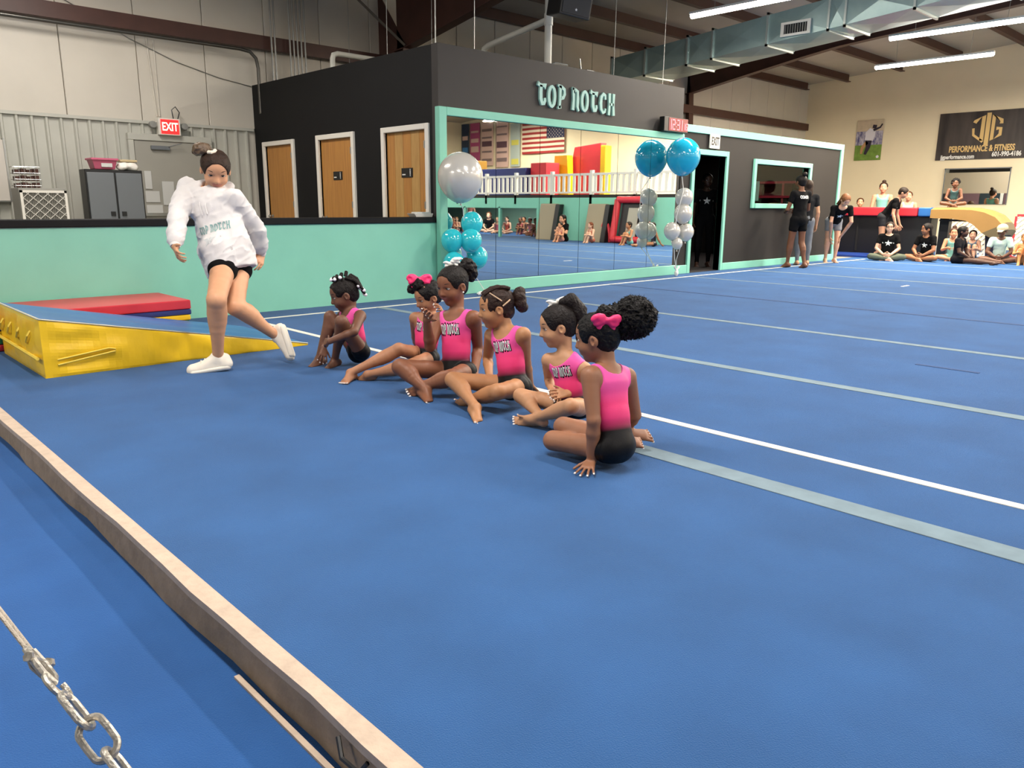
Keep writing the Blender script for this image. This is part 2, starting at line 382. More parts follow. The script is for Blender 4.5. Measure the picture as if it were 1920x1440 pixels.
        for x in (-1, 1):
            d.ell(s.H(x*.17, .24, -.16), (.13*HH, .14*HH, .14*HH), M, .015)
            d.ell(s.H(x*.375, -.03, -.06), (.045*HH, .09*HH, .125*HH), M, .006)
            d.cut(s.H(x*.40, .0, -.05), (.03*HH, .045*HH, .07*HH), M, .003)
            d.cut(s.H(x*.155, .445, .02), (.10*HH, .080*HH, .05*HH), M, .012)
            d.cone(s.H(x*.03, .42, -.13), s.H(x*.065, .405, -.145), .05*HH, .035*HH, .004)
        d.cone(s.H(0, .385, .04), s.H(0, .445, -.10), .035*HH, .05*HH, .006)
        d.cone(s.H(0, .45, -.115), s.H(0, .455, -.12), .045*HH, .05*HH, .004)
        d.ell(s.H(0, .37, -.235), (.115*HH, .06*HH, .034*HH), M, .003, 1); d.ell(s.H(0, .365, -.285), (.095*HH, .06*HH, .034*HH), M, .003, 1)
        Vt, Q, tg = d.mesh(smooth=2, floor=J.get('floor', .0))
        mi = (tg[Q[:, 0]] == 1).astype(int)
        s.root = s.m['root']
        s.ob = mk('body', Vt, Q, [s.m['skin'], s.m['lips']], s.root, True, midx=mi)
        s.eyes()
        if s.m.get('nail'):
            b = B()
            for p, dl, up, r in d.nails: b.obox(p, dl, np.cross(dl, up), up, r*.75, r*.62, r*.32)
            o = b.go('nails', s.m['nail'], s.root); o['kind'] = 'stuff'
        return s.ob
    def eyes(s):
        HH = s.HH; c, r, f, u = s.hf
        if not s.det: 
            b = B()
            for x in (-1, 1): b.obox(s.H(x*.155, .365, .02), r, u, f, .05*HH, .018*HH, .02*HH)
            b.go('eyes', MATS['eye_dark'], s.root); return
        for x in (-1, 1):
            b = B(); pr = [(math.sin(a)*.062*HH, -math.cos(a)*.062*HH) for a in np.linspace(0.02, math.pi-.02, 9)]
            b.lathe(s.H(x*.155, .318, .018), pr, 14, f); cc = s.H(x*.155, .318, .018)
            V = [tuple(cc+(np.array(v)-cc)@np.array([r, f, u]).T@np.diag([1.2, .9, .52])@np.array([r, f, u])) for v in b.v]
            dd = [(np.array(v)-cc)@f for v in V]
            b.v = V; b.mi = [1 if np.mean([nrm(np.array(V[i])-cc)@nrm(f-u*.25*s.J.get('gaze', 0)) for i in fc]) > .86 else 0 for fc in b.f]
            b.go('eye', [MATS['eye_white'], MATS['eye_dark']], s.root, True)
            e = B(); pts = [s.H(x*(.07+.17*t), .388-.085*t*t, .140+.022*math.sin(t*2.6)) for t in np.linspace(0, 1, 6)]
            e.tube(pts, [.007*HH, .011*HH, .012*HH, .011*HH, .008*HH, .004*HH], 6)
            e.go('eyebrow', MATS['brow'], s.root, True)
            l = B(); pts = [s.H(x*.155+.08*t, .376-.035*t*t-.01*x*t, .018+.032*(1-t*t)-.003) for t in np.linspace(-1, 1, 7)]
            l.tube(pts, [.003*HH, .008*HH, .010*HH, .011*HH, .010*HH, .008*HH, .003*HH], 6); l.go('eyelashes', MATS['eye_dark'], s.root, True)
    def hair(s, extra=None, mt=None, thick=.024, line=(.62, -.25, .50, .50, .75), disp=None, nape=-.25, vox=None):
        """cap over the skull, minus the face opening; extra(d) adds buns, puffs, tails"""
        d = SDF(vox or s.vox); HH = s.HH; M = s.HM()
        d.ell(s.H(0, -.055, .125), ((.375+thick)*HH, (.46+thick)*HH, (.385+thick)*HH), M, .01)
        d.ell(s.H(0, -.20, -.12), (.29*HH, .27*HH, .26*HH), M, .02)
        a, b, rx, ry, rz = line
        d.cut(s.H(0, a, b), (rx*HH, ry*HH, rz*HH), M, .006)
        for x in (-1, 1): d.cut(s.H(x*.42, .02, -.09), (.12*HH, .13*HH, .17*HH), M, .006)
        s.hd = d
        Vt, Q, tg = d.mesh(smooth=2, disp=disp)
        o = mk('hair', Vt, Q, mt or s.m['hair'], s.root, True)
        return o
    def blob(s, name, fn, mt, disp=None, smooth=2, parent=None, vox=None, attrs=None):
        d = SDF(vox or s.vox); fn(d); Vt, Q, tg = d.mesh(smooth=smooth, disp=disp)
        o = mk(name, Vt, Q, mt, parent or s.root, True); return o
    def leotard(s, mt, sh=.10, neck=.062, short=.07, back=False):
        J = s.J; S = s.S; d = SDF(s.vox); s.torso(d); s.legs(d, 1.0, short)
        d2 = d; b = J['neck']; L = np.linalg.norm(b-J['pelvis'])
        d2.cut(b+s.ax*.02*S+s.fr*(.03 if not back else -.005)*S, (neck*S*.95, neck*S*1.25, neck*S*1.15), np.array([s.rt, s.fr, s.ax]), .004)
        for q in ('L', 'R'):
            sd = s.rt*(1 if q == 'R' else -1)
            d2.cut(J['s'+q]+sd*.012*S-s.ax*.012*S, (.040*S, .09*S, .060*S), np.array([s.rt, s.fr, s.ax]), .004)
            kn = J['k'+q]; h = J['h'+q]
        Vt, Q, tg = d2.mesh(inflate=.0045, smooth=2, floor=J.get('floor', 0)+.001)
        t = np.clip(((Vt-J['pelvis'])@s.ax)/L, 0, 1)
        s.leo = mk('leotard', Vt, Q, mt, s.root, True, attrs={'h': t}); return s.leo
    def tee(s, mt, name='shirt', sleeve=.55, f=1.13, hem=-.25, neck=.055, disp=.006, rnd=3):
        J = s.J; S = s.S; d = SDF(s.vox); s.torso(d, f); a = J['pelvis']; b = J['neck']
        u0_, u1 = s.limb['ua']
        for q in ('L', 'R'):
            e = J['s'+q]+(J['e'+q]-J['s'+q])*sleeve; d.cone(J['s'+q], e, u0_*S*1.25, u1*S*1.55, .02)
        d.cutplane(a+s.ax*hem*.2*S, -s.ax)
        d.cut(b+s.ax*.03*S+s.fr*.012*S, (neck*S, neck*S, neck*S), None, .004)
        Vt, Q, tg = d.mesh(smooth=2, disp=(lambda X, T: pnoise(X, 14, rnd)*disp+pnoise(X, 30, rnd+1)*disp*.4), floor=J.get('floor', 0)+.001)
        s.top = mk(name, Vt, Q, mt, s.root, True); return s.top
    def pants(s, mt, name='shorts', upto=.4, f=1.10, long=False):
        J = s.J; S = s.S; d = SDF(s.vox); a = J['pelvis']
        d.ell(a, (.09*S*f, .07*S*f, .07*S*f), np.array([s.hr, np.cross(s.ax, s.hr), s.ax]), .02)
        d.slab(a, a+s.ax*.05*S, .080*S*f, .072*S*f, .058*S*f, .054*S*f, s.hr, .02)
        if long: s.legs(d, f*1.08)
        else: s.legs(d, f*1.05, upto)
        Vt, Q, tg = d.mesh(smooth=2, disp=lambda X, T: pnoise(X, 16, 5)*.004, floor=J.get('floor', 0)+.001); return mk(name, Vt, Q, mt, s.root, True)

def project(ob, shape, c, rt, up, n, mt, name, parent, off=.002):
    """lay a flat shape (list of (polygon verts2d, faces)) on a garment; c centre, n outward"""
    V2, Fq = shape; me = ob.data; o = org(ob)
    bv = BVHTree.FromPolygons([v.co for v in me.vertices], [tuple(p.vertices) for p in me.polygons])
    c = Vector(c)-o; rt = Vector(rt).normalized(); n = Vector(n).normalized(); up = Vector(up); up = (up-n*up.dot(n)).normalized(); rt = (rt-n*rt.dot(n)-up*rt.dot(up)).normalized()
    out = []; bad = set()
    for i, (x, y) in enumerate(V2):
        p = c+rt*x+up*y; h = bv.ray_cast(p+n*.25, -n, .6)
        if h[0] is None or h[1].dot(n) < .12: bad.add(i)
        q = h[0] if h[0] is not None else p; out.append(q+n*off+o)
    Fq = [f for f in Fq if not any(i in bad for i in f)]
    return mk(name, out, Fq, mt, parent, False)

# ------------------------------------------------------------------ palette
carpet = mat('carpet_blue', '#2a5588', .95, noise=.12, nscale=2.2, bump=.5, bscale=260, sheen=.10, spec=.15, detail=8)
carpet2 = mat('carpet_blue_lower', '#28548d', .95, noise=.10, nscale=3, bump=.4, bscale=240, sheen=.08, spec=.15, detail=8)
teal = mat('teal_paint', '#84cbb3', .55, noise=.03, nscale=3)
charlow = mat('charcoal_low_wall', '#231f1d', .65, noise=.16, nscale=.9, detail=3, spec=.3)
black = mat('black_paint', '#0c0d0f', .7, noise=.1, nscale=3, spec=.3)
charcoal = mat('charcoal_paint', '#2b2725', .62, noise=.16, nscale=.9, detail=3)
beige = mat('beige_wall_paint', '#ecdfbf', .8, noise=.03, nscale=1.2)
vinyl = mat('white_insulation_vinyl', '#cfc9bc', .45, noise=.04, nscale=1.5, bump=.15, bscale=6)
metalgrey = mat('grey_wall_metal', '#bdbdb3', .45, metal=.0, noise=.04, nscale=4)
roofm = mat('roof_insulation', '#b5b0a4', .6, noise=.05, nscale=1.3, bump=.2, bscale=5)
brown = mat('red_oxide_steel', '#4a2c24', .5, noise=.15, nscale=3)
galv = mat('galvanised_duct', '#a3bab7', .34, metal=.45, noise=.10, nscale=2.5, col2='#90a8a8')
galvp = mat('galvanised_conduit', '#a9aaa6', .35, metal=.8)
steel = mat('chain_steel', '#b8b2a6', .38, metal=.85, noise=.12, nscale=60, bump=.2, bscale=160)
white = mat('white_paint', '#e6e2d8', .5)
pvc = mat('white_plastic_pipe', '#d6d6cc', .4)
wood = mat('oak_veneer', '#c08a46', .5, col2='#a8733a', nscale=2.2, stretch=(1, 14, .8), detail=6)
woodb = mat('birch_veneer', '#c39a5c', .5, col2='#b0874c', nscale=2.5, stretch=(1, 5, 1.2), detail=6)
grey = mat('grey_steel_door', '#a19f95', .5, noise=.03, nscale=2)
greyd = mat('cabinet_grey', '#6d7276', .45)
ytape = mat('white_floor_tape', '#e2dfd0', .7)
velcro = mat('grey_velcro', '#6f838d', .9, noise=.12, nscale=9)
velcrod = mat('dark_seam', '#23426f', .9)
yel = mat('yellow_vinyl', '#ecc01c', .36, noise=.05, nscale=4, bump=.35, bscale=9)
blu = mat('blue_vinyl', '#2b62a3', .38, noise=.08, nscale=3, bump=.2, bscale=6)
red = mat('red_vinyl', '#c9303c', .38, noise=.05, nscale=3, bump=.15, bscale=6)
navy = mat('navy_vinyl', '#232f6b', .4)
green = mat('green_vinyl', '#1f6b45', .4)
tan = mat('tan_suede_vinyl', '#96733f', .5, noise=.06, nscale=3)
blackv = mat('black_vinyl', '#131418', .45)
silver = mat('pearl_silver_balloon', '#cfccc4', .22, metal=.2, coat=.5)
bluebal = mat('turquoise_balloon', '#1fabd2', .12, coat=.8, sub=.1)
tealbal = mat('teal_balloon', '#2fbecb', .12, coat=.8, sub=.1)
foam = mat('floor_edge_foam', '#927f6b', .9, noise=.15, nscale=12, bump=.6, bscale=30)
edgem = mat('floor_edge_band', '#b8a592', .8, noise=.1, nscale=20, bump=.3, bscale=40)
dark = mat('dark_opening', '#0b0b0c', .8)
ledred = mat('red_led', '#ff6a70', .5, emit=1.6)
exitred = mat('exit_face', '#ff2222', .5, emit=1.6)
mirror = mat('mirror_glass', '#dfe6e4', .012, metal=1.0)
tubem = mat('light_tube', '#fff6ea', .5, emit=22)
blk = mat('black_plastic', '#191919', .4)
gold = mat('gold_print', '#d9b878', .5)
wprint = mat('white_print', '#e8e8e4', .6)
mat('eye_white', '#e9e4dc', .3); mat('eye_dark', '#120c0a', .25); mat('brow', '#1c120d', .8)

def st(o, name=None): o['kind'] = 'structure'; return o

# ------------------------------------------------------------------ the shell
XF, YB, YF, XB = 25.7, 12.9, -15.0, -6.0
def roof_z(y): return 5.08+.083*(12.95-y) if y > -1 else 5.08+.083*13.95-.083*(-1-y)
# sprung floor, raised 13 cm over the lower floor
fl_ = st(B().box(.82, -14.2, -.13, XF, 7.949, 0).go('floor', carpet, origin=(.82, 0, 0)))
for k in range(8):                                     # hook-and-loop strips along the carpet rolls
    x = (2.93, 4.99, 7.05, 9.12, 11.2, 13.3, 15.4, 17.5)[k]; wd = (.062, .05, .045, .03, .03, .04, .04, .04)[k]
    B().box(x-wd, -14, 0, x+wd, 7.44 if k else 2.3, .003).go('seam_strip', velcrod if k == 3 else velcro, fl_)
B().box(3.42, -6.6, 0, 3.475, 7.44, .0035).go('boundary_tape', ytape, fl_)
B().box(3.42, 7.44, 0, 18.3, 7.49, .0035).go('boundary_tape', ytape, fl_)
B().box(10.4, 2.2, 0, 10.62, 2.24, .003).go('chalk_mark', ytape, fl_)
B().box(12.3, 4.4, 0, 12.55, 4.44, .003).go('chalk_mark', ytape, fl_)
B().box(6.15, 1.62, 0, 6.19, 2.05, .003).go('tape_mark', velcrod, fl_)
e = B()
n = 60; ys = np.linspace(-6, 7.86, n)
for i in range(n-1):
    a, b = ys[i], ys[i+1]; j = lambda y: .004*math.sin(y*5)+.003*math.sin(y*13)
    e.hexa([(.778+j(a), a, -.02), (.83, a, -.02), (.83, b, -.02), (.778+j(b), b, -.02), (.778+j(a), a, .004), (.83, a, .006), (.83, b, .006), (.778+j(b), b, .004)])
st(e.go('trim_1', edgem))
e = B()
for i in range(n-1):
    a, b = ys[i], ys[i+1]; j = lambda y: .008*math.sin(y*4+1)+.005*math.sin(y*17)
    e.hexa([(.785+j(a), a, -.13), (.82, a, -.13), (.82, b, -.13), (.785+j(b), b, -.13), (.795+j(a)*.3, a, -.018), (.82, a, -.018), (.82, b, -.018), (.795+j(b)*.3, b, -.018)])
st(e.go('trim_2', foam))
st(B().box(.757, -6, -.13, .772, 1.9, -.122).go('trim_3', edgem))
st(B().box(XB, YF, -.3, XF, 12.95, -.13).go('floor', carpet2))
bx = B(); bx.box(XB, 7.95, -.13, XF, 12.95, -.005); st(bx.go('floor', mat('concrete_floor', '#8b8780', .7, noise=.1, nscale=2)))
# handle loop on the floor edge
B_ = B(); B_.tube([(.775, 1.26, -.03), (.765, 1.28, -.06), (.765, 1.35, -.065), (.775, 1.38, -.03)], .006, 6)
tag(B_.go('pull_strap', blk, smooth=True), 'black strap loop on the edge of the raised floor', 'strap')

# walls
wb = st(B().box(XB, YB+.02, -.13, XF, YB+.15, 5.2).go('wall_back', vinyl))
x = XB+.1
while x < 25.6:
    if x < 6.3 or x > 15.5 or True:
        B().box(x, YB-.03, 2.37, x+1.025, YB+.02, 5.06).go('insulation_panel', vinyl, wb, bevel=.008, seg=1)
    x += 1.035
def corr(x0, x1, z0, z1):
    b = B(); pts = []; x = x0
    while x < x1-.01:
        pts += [(x, 0), (x+.125, 0), (x+.142, -.035), (x+.168, -.035)]; x += .185
    pts.append((x1, 0))
    for i in range(len(pts)-1):
        (xa, ya), (xb, yb) = pts[i], pts[i+1]; b.poly([(xa, YB+ya, z0), (xb, YB+yb, z0), (xb, YB+yb, z1), (xa, YB+ya, z1)])
    return b
x = -5.9
while x < 6.2:
    x1 = min(x+.925, 6.22)
    if x1-x > .3: corr(x, x1, -.0, 2.34).go('ribbed_panel', metalgrey, wb)
    x = x+.925
B().box(-5.9, YB-.05, 2.33, 6.22, YB+.01, 2.375).go('cap_trim', metalgrey, wb)
st(B().box(XF, YF, -.13, XF+.15, 12.95, 6.4).go('wall_right', beige))
st(B().box(XB-.15, YF, -.13, XB, 12.95, 6.4).go('wall_left', vinyl))
st(B().box(XB, YF-.15, -.13, XF, YF, 5.4).go('wall_front', beige))
rf = B()
rf.hexa([(XB, -1, 6.24), (XF, -1, 6.24), (XF, 13.05, 5.07), (XB, 13.05, 5.07), (XB, -1, 6.34), (XF, -1, 6.34), (XF, 13.05, 5.17), (XB, 13.05, 5.17)])
rf.hexa([(XB, YF, 5.08), (XF, YF, 5.08), (XF, -1, 6.24), (XB, -1, 6.24), (XB, YF, 5.18), (XF, YF, 5.18), (XF, -1, 6.34), (XB, -1, 6.34)])
ceil = st(rf.go('ceiling', roofm))
for y in (12.78, 11.45, 9.85, 8.25, 6.65, 5.05, 3.45, 1.85, .25, -1.4, -3, -4.6, -6.2, -7.8, -9.4, -11, -12.6):
    z = roof_z(y); b = B(); b.box(XB, y-.03, z-.21, 25.35, y+.03, z-.0); b.box(XB, y-.1, z-.22, 25.35, y+.03, z-.2); b.go('purlin', brown, ceil)
gt = B(); gt.box(XB, YB-.2, 3.80, 25.5, YB-.03, 3.83); gt.box(XB, YB-.22, 3.62, 25.5, YB-.19, 3.83); gt.box(XB, YB-.2, 3.62, 25.5, YB-.08, 3.64)
gt.go('wall_girt', brown, wb)
# rigid frames
def rigid(x, yc, zc, sl=.17):
    fr_ = empty('trim', (x, yc, 0), kind='structure')
    col = B(); ytop = yc; col.hexa([(x-.01, YB-.35, 0), (x+.01, YB-.35, 0), (x+.01, YB-.02, 0), (x-.01, YB-.02, 0), (x-.01, ytop, zc), (x+.01, ytop, zc), (x+.01, YB-.02, 4.95), (x-.01, YB-.02, 4.95)])
    col.hexa([(x-.1, YB-.37, 0), (x+.1, YB-.37, 0), (x+.1, YB-.35, 0), (x-.1, YB-.35, 0), (x-.1, ytop-.02, zc), (x+.1, ytop-.02, zc), (x+.1, ytop, zc), (x-.1, ytop, zc)])
    col.go('column', brown, fr_)
    ra = B(); pts = [(YB-.02, zc+.0, roof_z(YB)-.2)]; prev = (yc, zc)
    y = yc
    P = [(yc, zc)]
    while y > YF+.5:
        y -= 1.0; lowz = zc+sl*(yc-y); P.append((y, min(lowz, roof_z(y)-.62)))
    P = [(min(yc+.3, YB-.03), zc-.02)]+P
    for (ya, za), (yb_, zb_) in zip(P[:-1], P[1:]):
        ta, tb = roof_z(ya)-.21, roof_z(yb_)-.21
        ra.hexa([(x-.01, ya, za), (x+.01, ya, za), (x+.01, yb_, zb_), (x-.01, yb_, zb_), (x-.01, ya, ta), (x+.01, ya, ta), (x+.01, yb_, tb), (x-.01, yb_, tb)])
        ra.hexa([(x-.1, ya, za-.02), (x+.1, ya, za-.02), (x+.1, yb_, zb_-.02), (x-.1, yb_, zb_-.02), (x-.1, ya, za), (x+.1, ya, za), (x+.1, yb_, zb_), (x-.1, yb_, zb_)])
        ra.hexa([(x-.1, ya, ta-.02), (x+.1, ya, ta-.02), (x+.1, yb_, tb-.02), (x-.1, yb_, tb-.02), (x-.1, ya, ta), (x+.1, ya, ta), (x+.1, yb_, tb), (x-.1, yb_, tb)])
    ra.go('rafter', brown, fr_); return fr_
for i, (x, yc, zc) in enumerate([(-1.0, 12.3, 3.93), (8.8, 12.0, 3.87), (18.75, 12.75, 4.15)]):
    o = rigid(x, yc, zc); o.name = 'trim_%d' % (i+4)
rigid_diag = B().bar((8.75, 12.0, 3.9), (7.9, 12.75, 4.95), .07, .04); st(rigid_diag.go('trim_7', mat('grey_brace', '#5d564b', .6)))

# half wall with black ledge
hw = st(B().box(XB, 7.95, 0, 6.236, 8.12, .93).go('wall_half', teal)); hw.name = 'wall_half'
st(B().box(XB, 7.925, .93, 6.20, 8.155, 1.0).go('trim_8', black, bevel=.008, seg=1))
# changing-room block: side wall with three doors, front wall with mirror
ws = B(); YS0, YS1 = 7.9, YB-.03
doors = [(8.15, 9.05, 2.08, woodb), (9.87, 10.77, 2.08, wood), (11.60, 12.51, 2.07, wood)]
YS0 = 8.02; segs = [YS0]+[q for d in doors for q in d[:2]]+[YS1]
for i in range(0, len(segs), 2): ws.box(6.24, segs[i], 0, 6.36, segs[i+1], 3.06)
for d in doors: ws.box(6.24, d[0], d[2], 6.36, d[1], 3.06)
st(ws.go('wall_room_side', black))
for i, (a, b_, h, wd) in enumerate(doors):
    dr = empty('door_%d' % (i+1), (6.24, (a+b_)/2, 0), kind='structure')
    f = B(); f.box(6.205, a-.07, 0, 6.30, a, h+.07); f.box(6.205, b_, 0, 6.30, b_+.07, h+.07); f.box(6.205, a, h, 6.30, b_, h+.07); f.go('door_frame', white, dr, bevel=.006, seg=1)
    if i == 0:
        nb = 5
        for q in range(nb):
            t0 = a+(b_-a)*q/nb; B().box(6.262, t0+.002, .01, 6.30, t0+(b_-a)/nb-.002, h).go('door_plank', [wood, woodb][q % 2], dr)
    else: B().box(6.262, a+.003, .01, 6.30, b_-.003, h).go('door_panel', wood if i else woodb, dr)
    yh = b_-.07 if i != 1 else b_-.07
    hd = B(); hd.lathe((6.262, yh, .95), [(0, -.075), (.02, -.075), (.027, -.06), (.024, -.045), (.01, -.035), (.01, -.01), (.028, -.006), (.028, 0)], 14, (1, 0, 0)); hd.go('door_handle', galvp, dr, True)
    for z in (.3, 1.1, 1.85): B().box(6.20, a-.012, z, 6.262, a+.012, z+.09).go('hinge', galvp, dr)
    if i < 2:
        c = (a+b_)/2; sp = B().box(6.252, c-.12, 1.50, 6.262, c+.12, 1.62).go('sign_plate', blk, dr)
        g = B(); g.lathe((6.251, c-.075, 1.60), [(0, -.001), (.009, -.001), (.009, .001)], 10, (1, 0, 0)); g.box(6.250, c-.083, 1.545, 6.252, c-.067, 1.588); g.box(6.250, c-.081, 1.515, 6.252, c-.077, 1.545); g.box(6.250, c-.073, 1.515, 6.252, c-.069, 1.545)
        g.box(6.250, c+.03, 1.53, 6.252, c+.10, 1.545); g.go('sign_print', wprint, sp)
wf = B(); wf.box(6.236, 7.895, 0, 11.42, 8.02, 3.062); wf.box(11.3, 8.02, 0, 11.42, YS1, 3.06)
st(wf.go('wall_room_front', charcoal))
st(B().box(6.26, 7.96, 2.96, 11.4, YS1, 3.05).go('ceiling', dark)).name = 'ceiling_room'
# teal frame of the mirror
fr = B(); fr.box(6.205, 7.84, 0, 6.325, 7.93, 2.33); fr.box(6.325, 7.84, 2.23, 11.42, 7.93, 2.33); fr.box(6.325, 7.84, 0, 11.40, 7.93, .16)
st(fr.go('trim_9', teal, bevel=.006, seg=1))
mr = empty('wall_mirror', (8.9, 7.91, .16), 'wide wall mirror made of six tall panels in a teal frame', 'mirror')
xs = [6.33, 7.18, 8.01, 8.86, 9.72, 10.56, 11.30]
for i in range(6):
    o = B().box(xs[i]+.004, 7.878, .165, xs[i+1]-.004, 7.891, 2.225).go('mirror_panel', [mirror, galvp], mr)
# low dark wall with doorway and window
LX0, LX1, LZ, LY = 11.42, 17.52, 2.50, 7.88
dx0, dx1, dz = 11.80, 12.79, 2.03
wx0, wx1, wz0, wz1 = 13.86, 16.02, 1.22, 1.95
lw = B()
for a in [(LX0, 0, dx0, LZ), (dx0, dz, dx1, LZ), (dx1, 0, wx0, LZ), (wx0, 0, wx1, wz0), (wx0, wz1, wx1, LZ), (wx1, 0, LX1, LZ)]: lw.box(a[0], LY, a[1], a[2], LY+.12, a[3])
lw.box(LX1-.12, LY+.12, 0, LX1, 11.6, LZ)
st(lw.go('wall_low', charlow)).name = 'wall_low'
tr = B(); tr.box(LX0, LY-.03, 2.38, LX1+.02, LY+.15, 2.50); tr.box(LX1-.1, LY-.03, 0, LX1+.02, LY+.15, 2.38); tr.box(dx1+.08, LY-.03, 0, LX1-.1, LY, .13); tr.box(11.40, LY-.03, 0, dx0-.09, LY, .15)
st(tr.go('trim_10', teal, bevel=.005, seg=1))
d4 = empty('door_4', ((dx0+dx1)/2, LY, 0), kind='structure')
f = B(); f.box(dx0-.09, LY-.035, 0, dx0, LY+.14, dz+.09); f.box(dx1, LY-.035, 0, dx1+.07, LY+.125, dz+.09); f.box(dx0, LY-.035, dz, dx1, LY+.14, dz+.09); f.go('door_frame', teal, d4, bevel=.005, seg=1)
w1 = empty('window_1', ((wx0+wx1)/2, LY, wz0), kind='structure')
f = B(); f.box(wx0-.09, LY-.04, wz0-.09, wx0, LY+.13, wz1+.09); f.box(wx1, LY-.04, wz0-.09, wx1+.09, LY+.13, wz1+.09); f.box(wx0, LY-.04, wz1, wx1, LY+.13, wz1+.09); f.box(wx0, LY-.06, wz0-.09, wx1, LY+.13, wz0)
f.go('window_frame', teal, w1, bevel=.005, seg=1)
gl = mat('window_glass', '#9fb0ac', .02); gl.node_tree.nodes['Principled BSDF'].inputs['Transmission Weight'].default_value = 1; gl.node_tree.nodes['Principled BSDF'].inputs['IOR'].default_value = 1.08
B().box(wx0, LY+.05, wz0, wx1, LY+.058, wz1).go('window_pane', gl, w1)
rb = B(); rb.box(LX0, 11.5, 0, LX1, 11.6, LZ); rb.box(LX0, LY-.0, -.01, LX1, 11.5, .004); rb.box(LX0, LY+.12, LZ-.06, LX1, 11.5, LZ-.01); st(rb.go('wall_office', mat('office_dark', '#1a1718', .9))).name = 'wall_office'
sd_ = st(B().box(LX1, LY+.12, 0, LX1+.02, 11.6, 2.5).go('wall_office_side', mat('side_pale', '#b5ab9b', .7)))
for y0_, y1_, cc_ in ((8.05, 8.9, '#5a4650'), (8.92, 9.02, '#cfd3d2'), (9.04, 9.7, '#22323c'), (9.72, 10.6, '#6f5560'), (10.62, 11.5, '#3b3a40')):
    B().box(LX1+.02, y0_, 0, LX1+.06, y1_, 1.72).go('wall_pad', mat('pad'+cc_[1:], cc_, .6), sd_)
# things seen through the window
pn = empty('display_shelf', (17.2, 9.3, 0), 'dark red shelf unit seen through the office window', 'shelf')
mrn = mat('maroon_board', '#a3142e', .6)
B().box(16.95, 8.15, 0, 17.38, 10.6, .95).go('cabinet_base', mrn, pn)
for yy in (8.15, 8.9, 9.65, 10.55): B().box(16.97, yy, .95, 17.36, yy+.05, 1.72).go('upright', mrn, pn)
for z in (1.36, 1.68): B().box(16.95, 8.15, z, 17.38, 10.6, z+.05).go('shelf_board', mrn, pn)
B().box(17.355, 8.15, .95, 17.385, 10.6, 1.72).go('back_board', mat('maroon_dark', '#5c0f1e', .7), pn)
for q, (yy, hh, cc_) in enumerate([(8.3, .22, '#8a5a34'), (8.62, .28, '#3a3a44'), (9.05, .25, '#b08a5a'), (9.35, .18, '#6a6a6a'), (9.8, .26, '#9a6a40')]):
    tag(B().box(17.02, yy, 1.0, 17.3, yy+.22, 1.0+hh).go('stored_box', mat('stored%d' % q, cc_, .8), bevel=.006, seg=1), ['brown', 'dark grey', 'tan', 'grey', 'light brown'][q]+' box in the red office shelf', 'box')
tag(B().box(13.92, LY+.065, wz0+.05, 14.17, LY+.07, wz0+.42).go('paper_notice', mat('paper', '#cfd0cc', .8)), 'white paper notice taped inside the office window', 'paper')

# ------------------------------------------------------------------ text and glyphs
def text_shape(s, size=1, bold=0, sx=1, shear=0):
    cu = bpy.data.curves.new('t', 'FONT'); cu.body = s; cu.size = size; cu.align_x = 'CENTER'; cu.align_y = 'CENTER'; cu.offset = bold; cu.resolution_u = 3; cu.shear = shear
    o = bpy.data.objects.new('t', cu); COL.objects.link(o); dg = bpy.context.evaluated_depsgraph_get(); me = bpy.data.meshes.new_from_object(o.evaluated_get(dg))
    V = [(v.co.x*sx, v.co.y) for v in me.vertices]; Fq = [tuple(p.vertices) for p in me.polygons]
    bpy.data.objects.remove(o); bpy.data.curves.remove(cu); bpy.data.meshes.remove(me); return V, Fq
def stroke(V, Fq, pts, ws, closed=False):
    n = len(pts); b = len(V)
    for i in range(n):
        if closed: t = (pts[(i+1) % n][0]-pts[i-1][0], pts[(i+1) % n][1]-pts[i-1][1])
        else: t = (pts[min(i+1, n-1)][0]-pts[max(i-1, 0)][0], pts[min(i+1, n-1)][1]-pts[max(i-1, 0)][1])
        l = math.hypot(*t) or 1; nx, ny = -t[1]/l, t[0]/l; w_ = ws[i]/2
        V.append((pts[i][0]+nx*w_, pts[i][1]+ny*w_)); V.append((pts[i][0]-nx*w_, pts[i][1]-ny*w_))
    for i in range(n if closed else n-1):
        j = (i+1) % n; Fq.append((b+2*i+1, b+2*j+1, b+2*j, b+2*i))
GL = {}
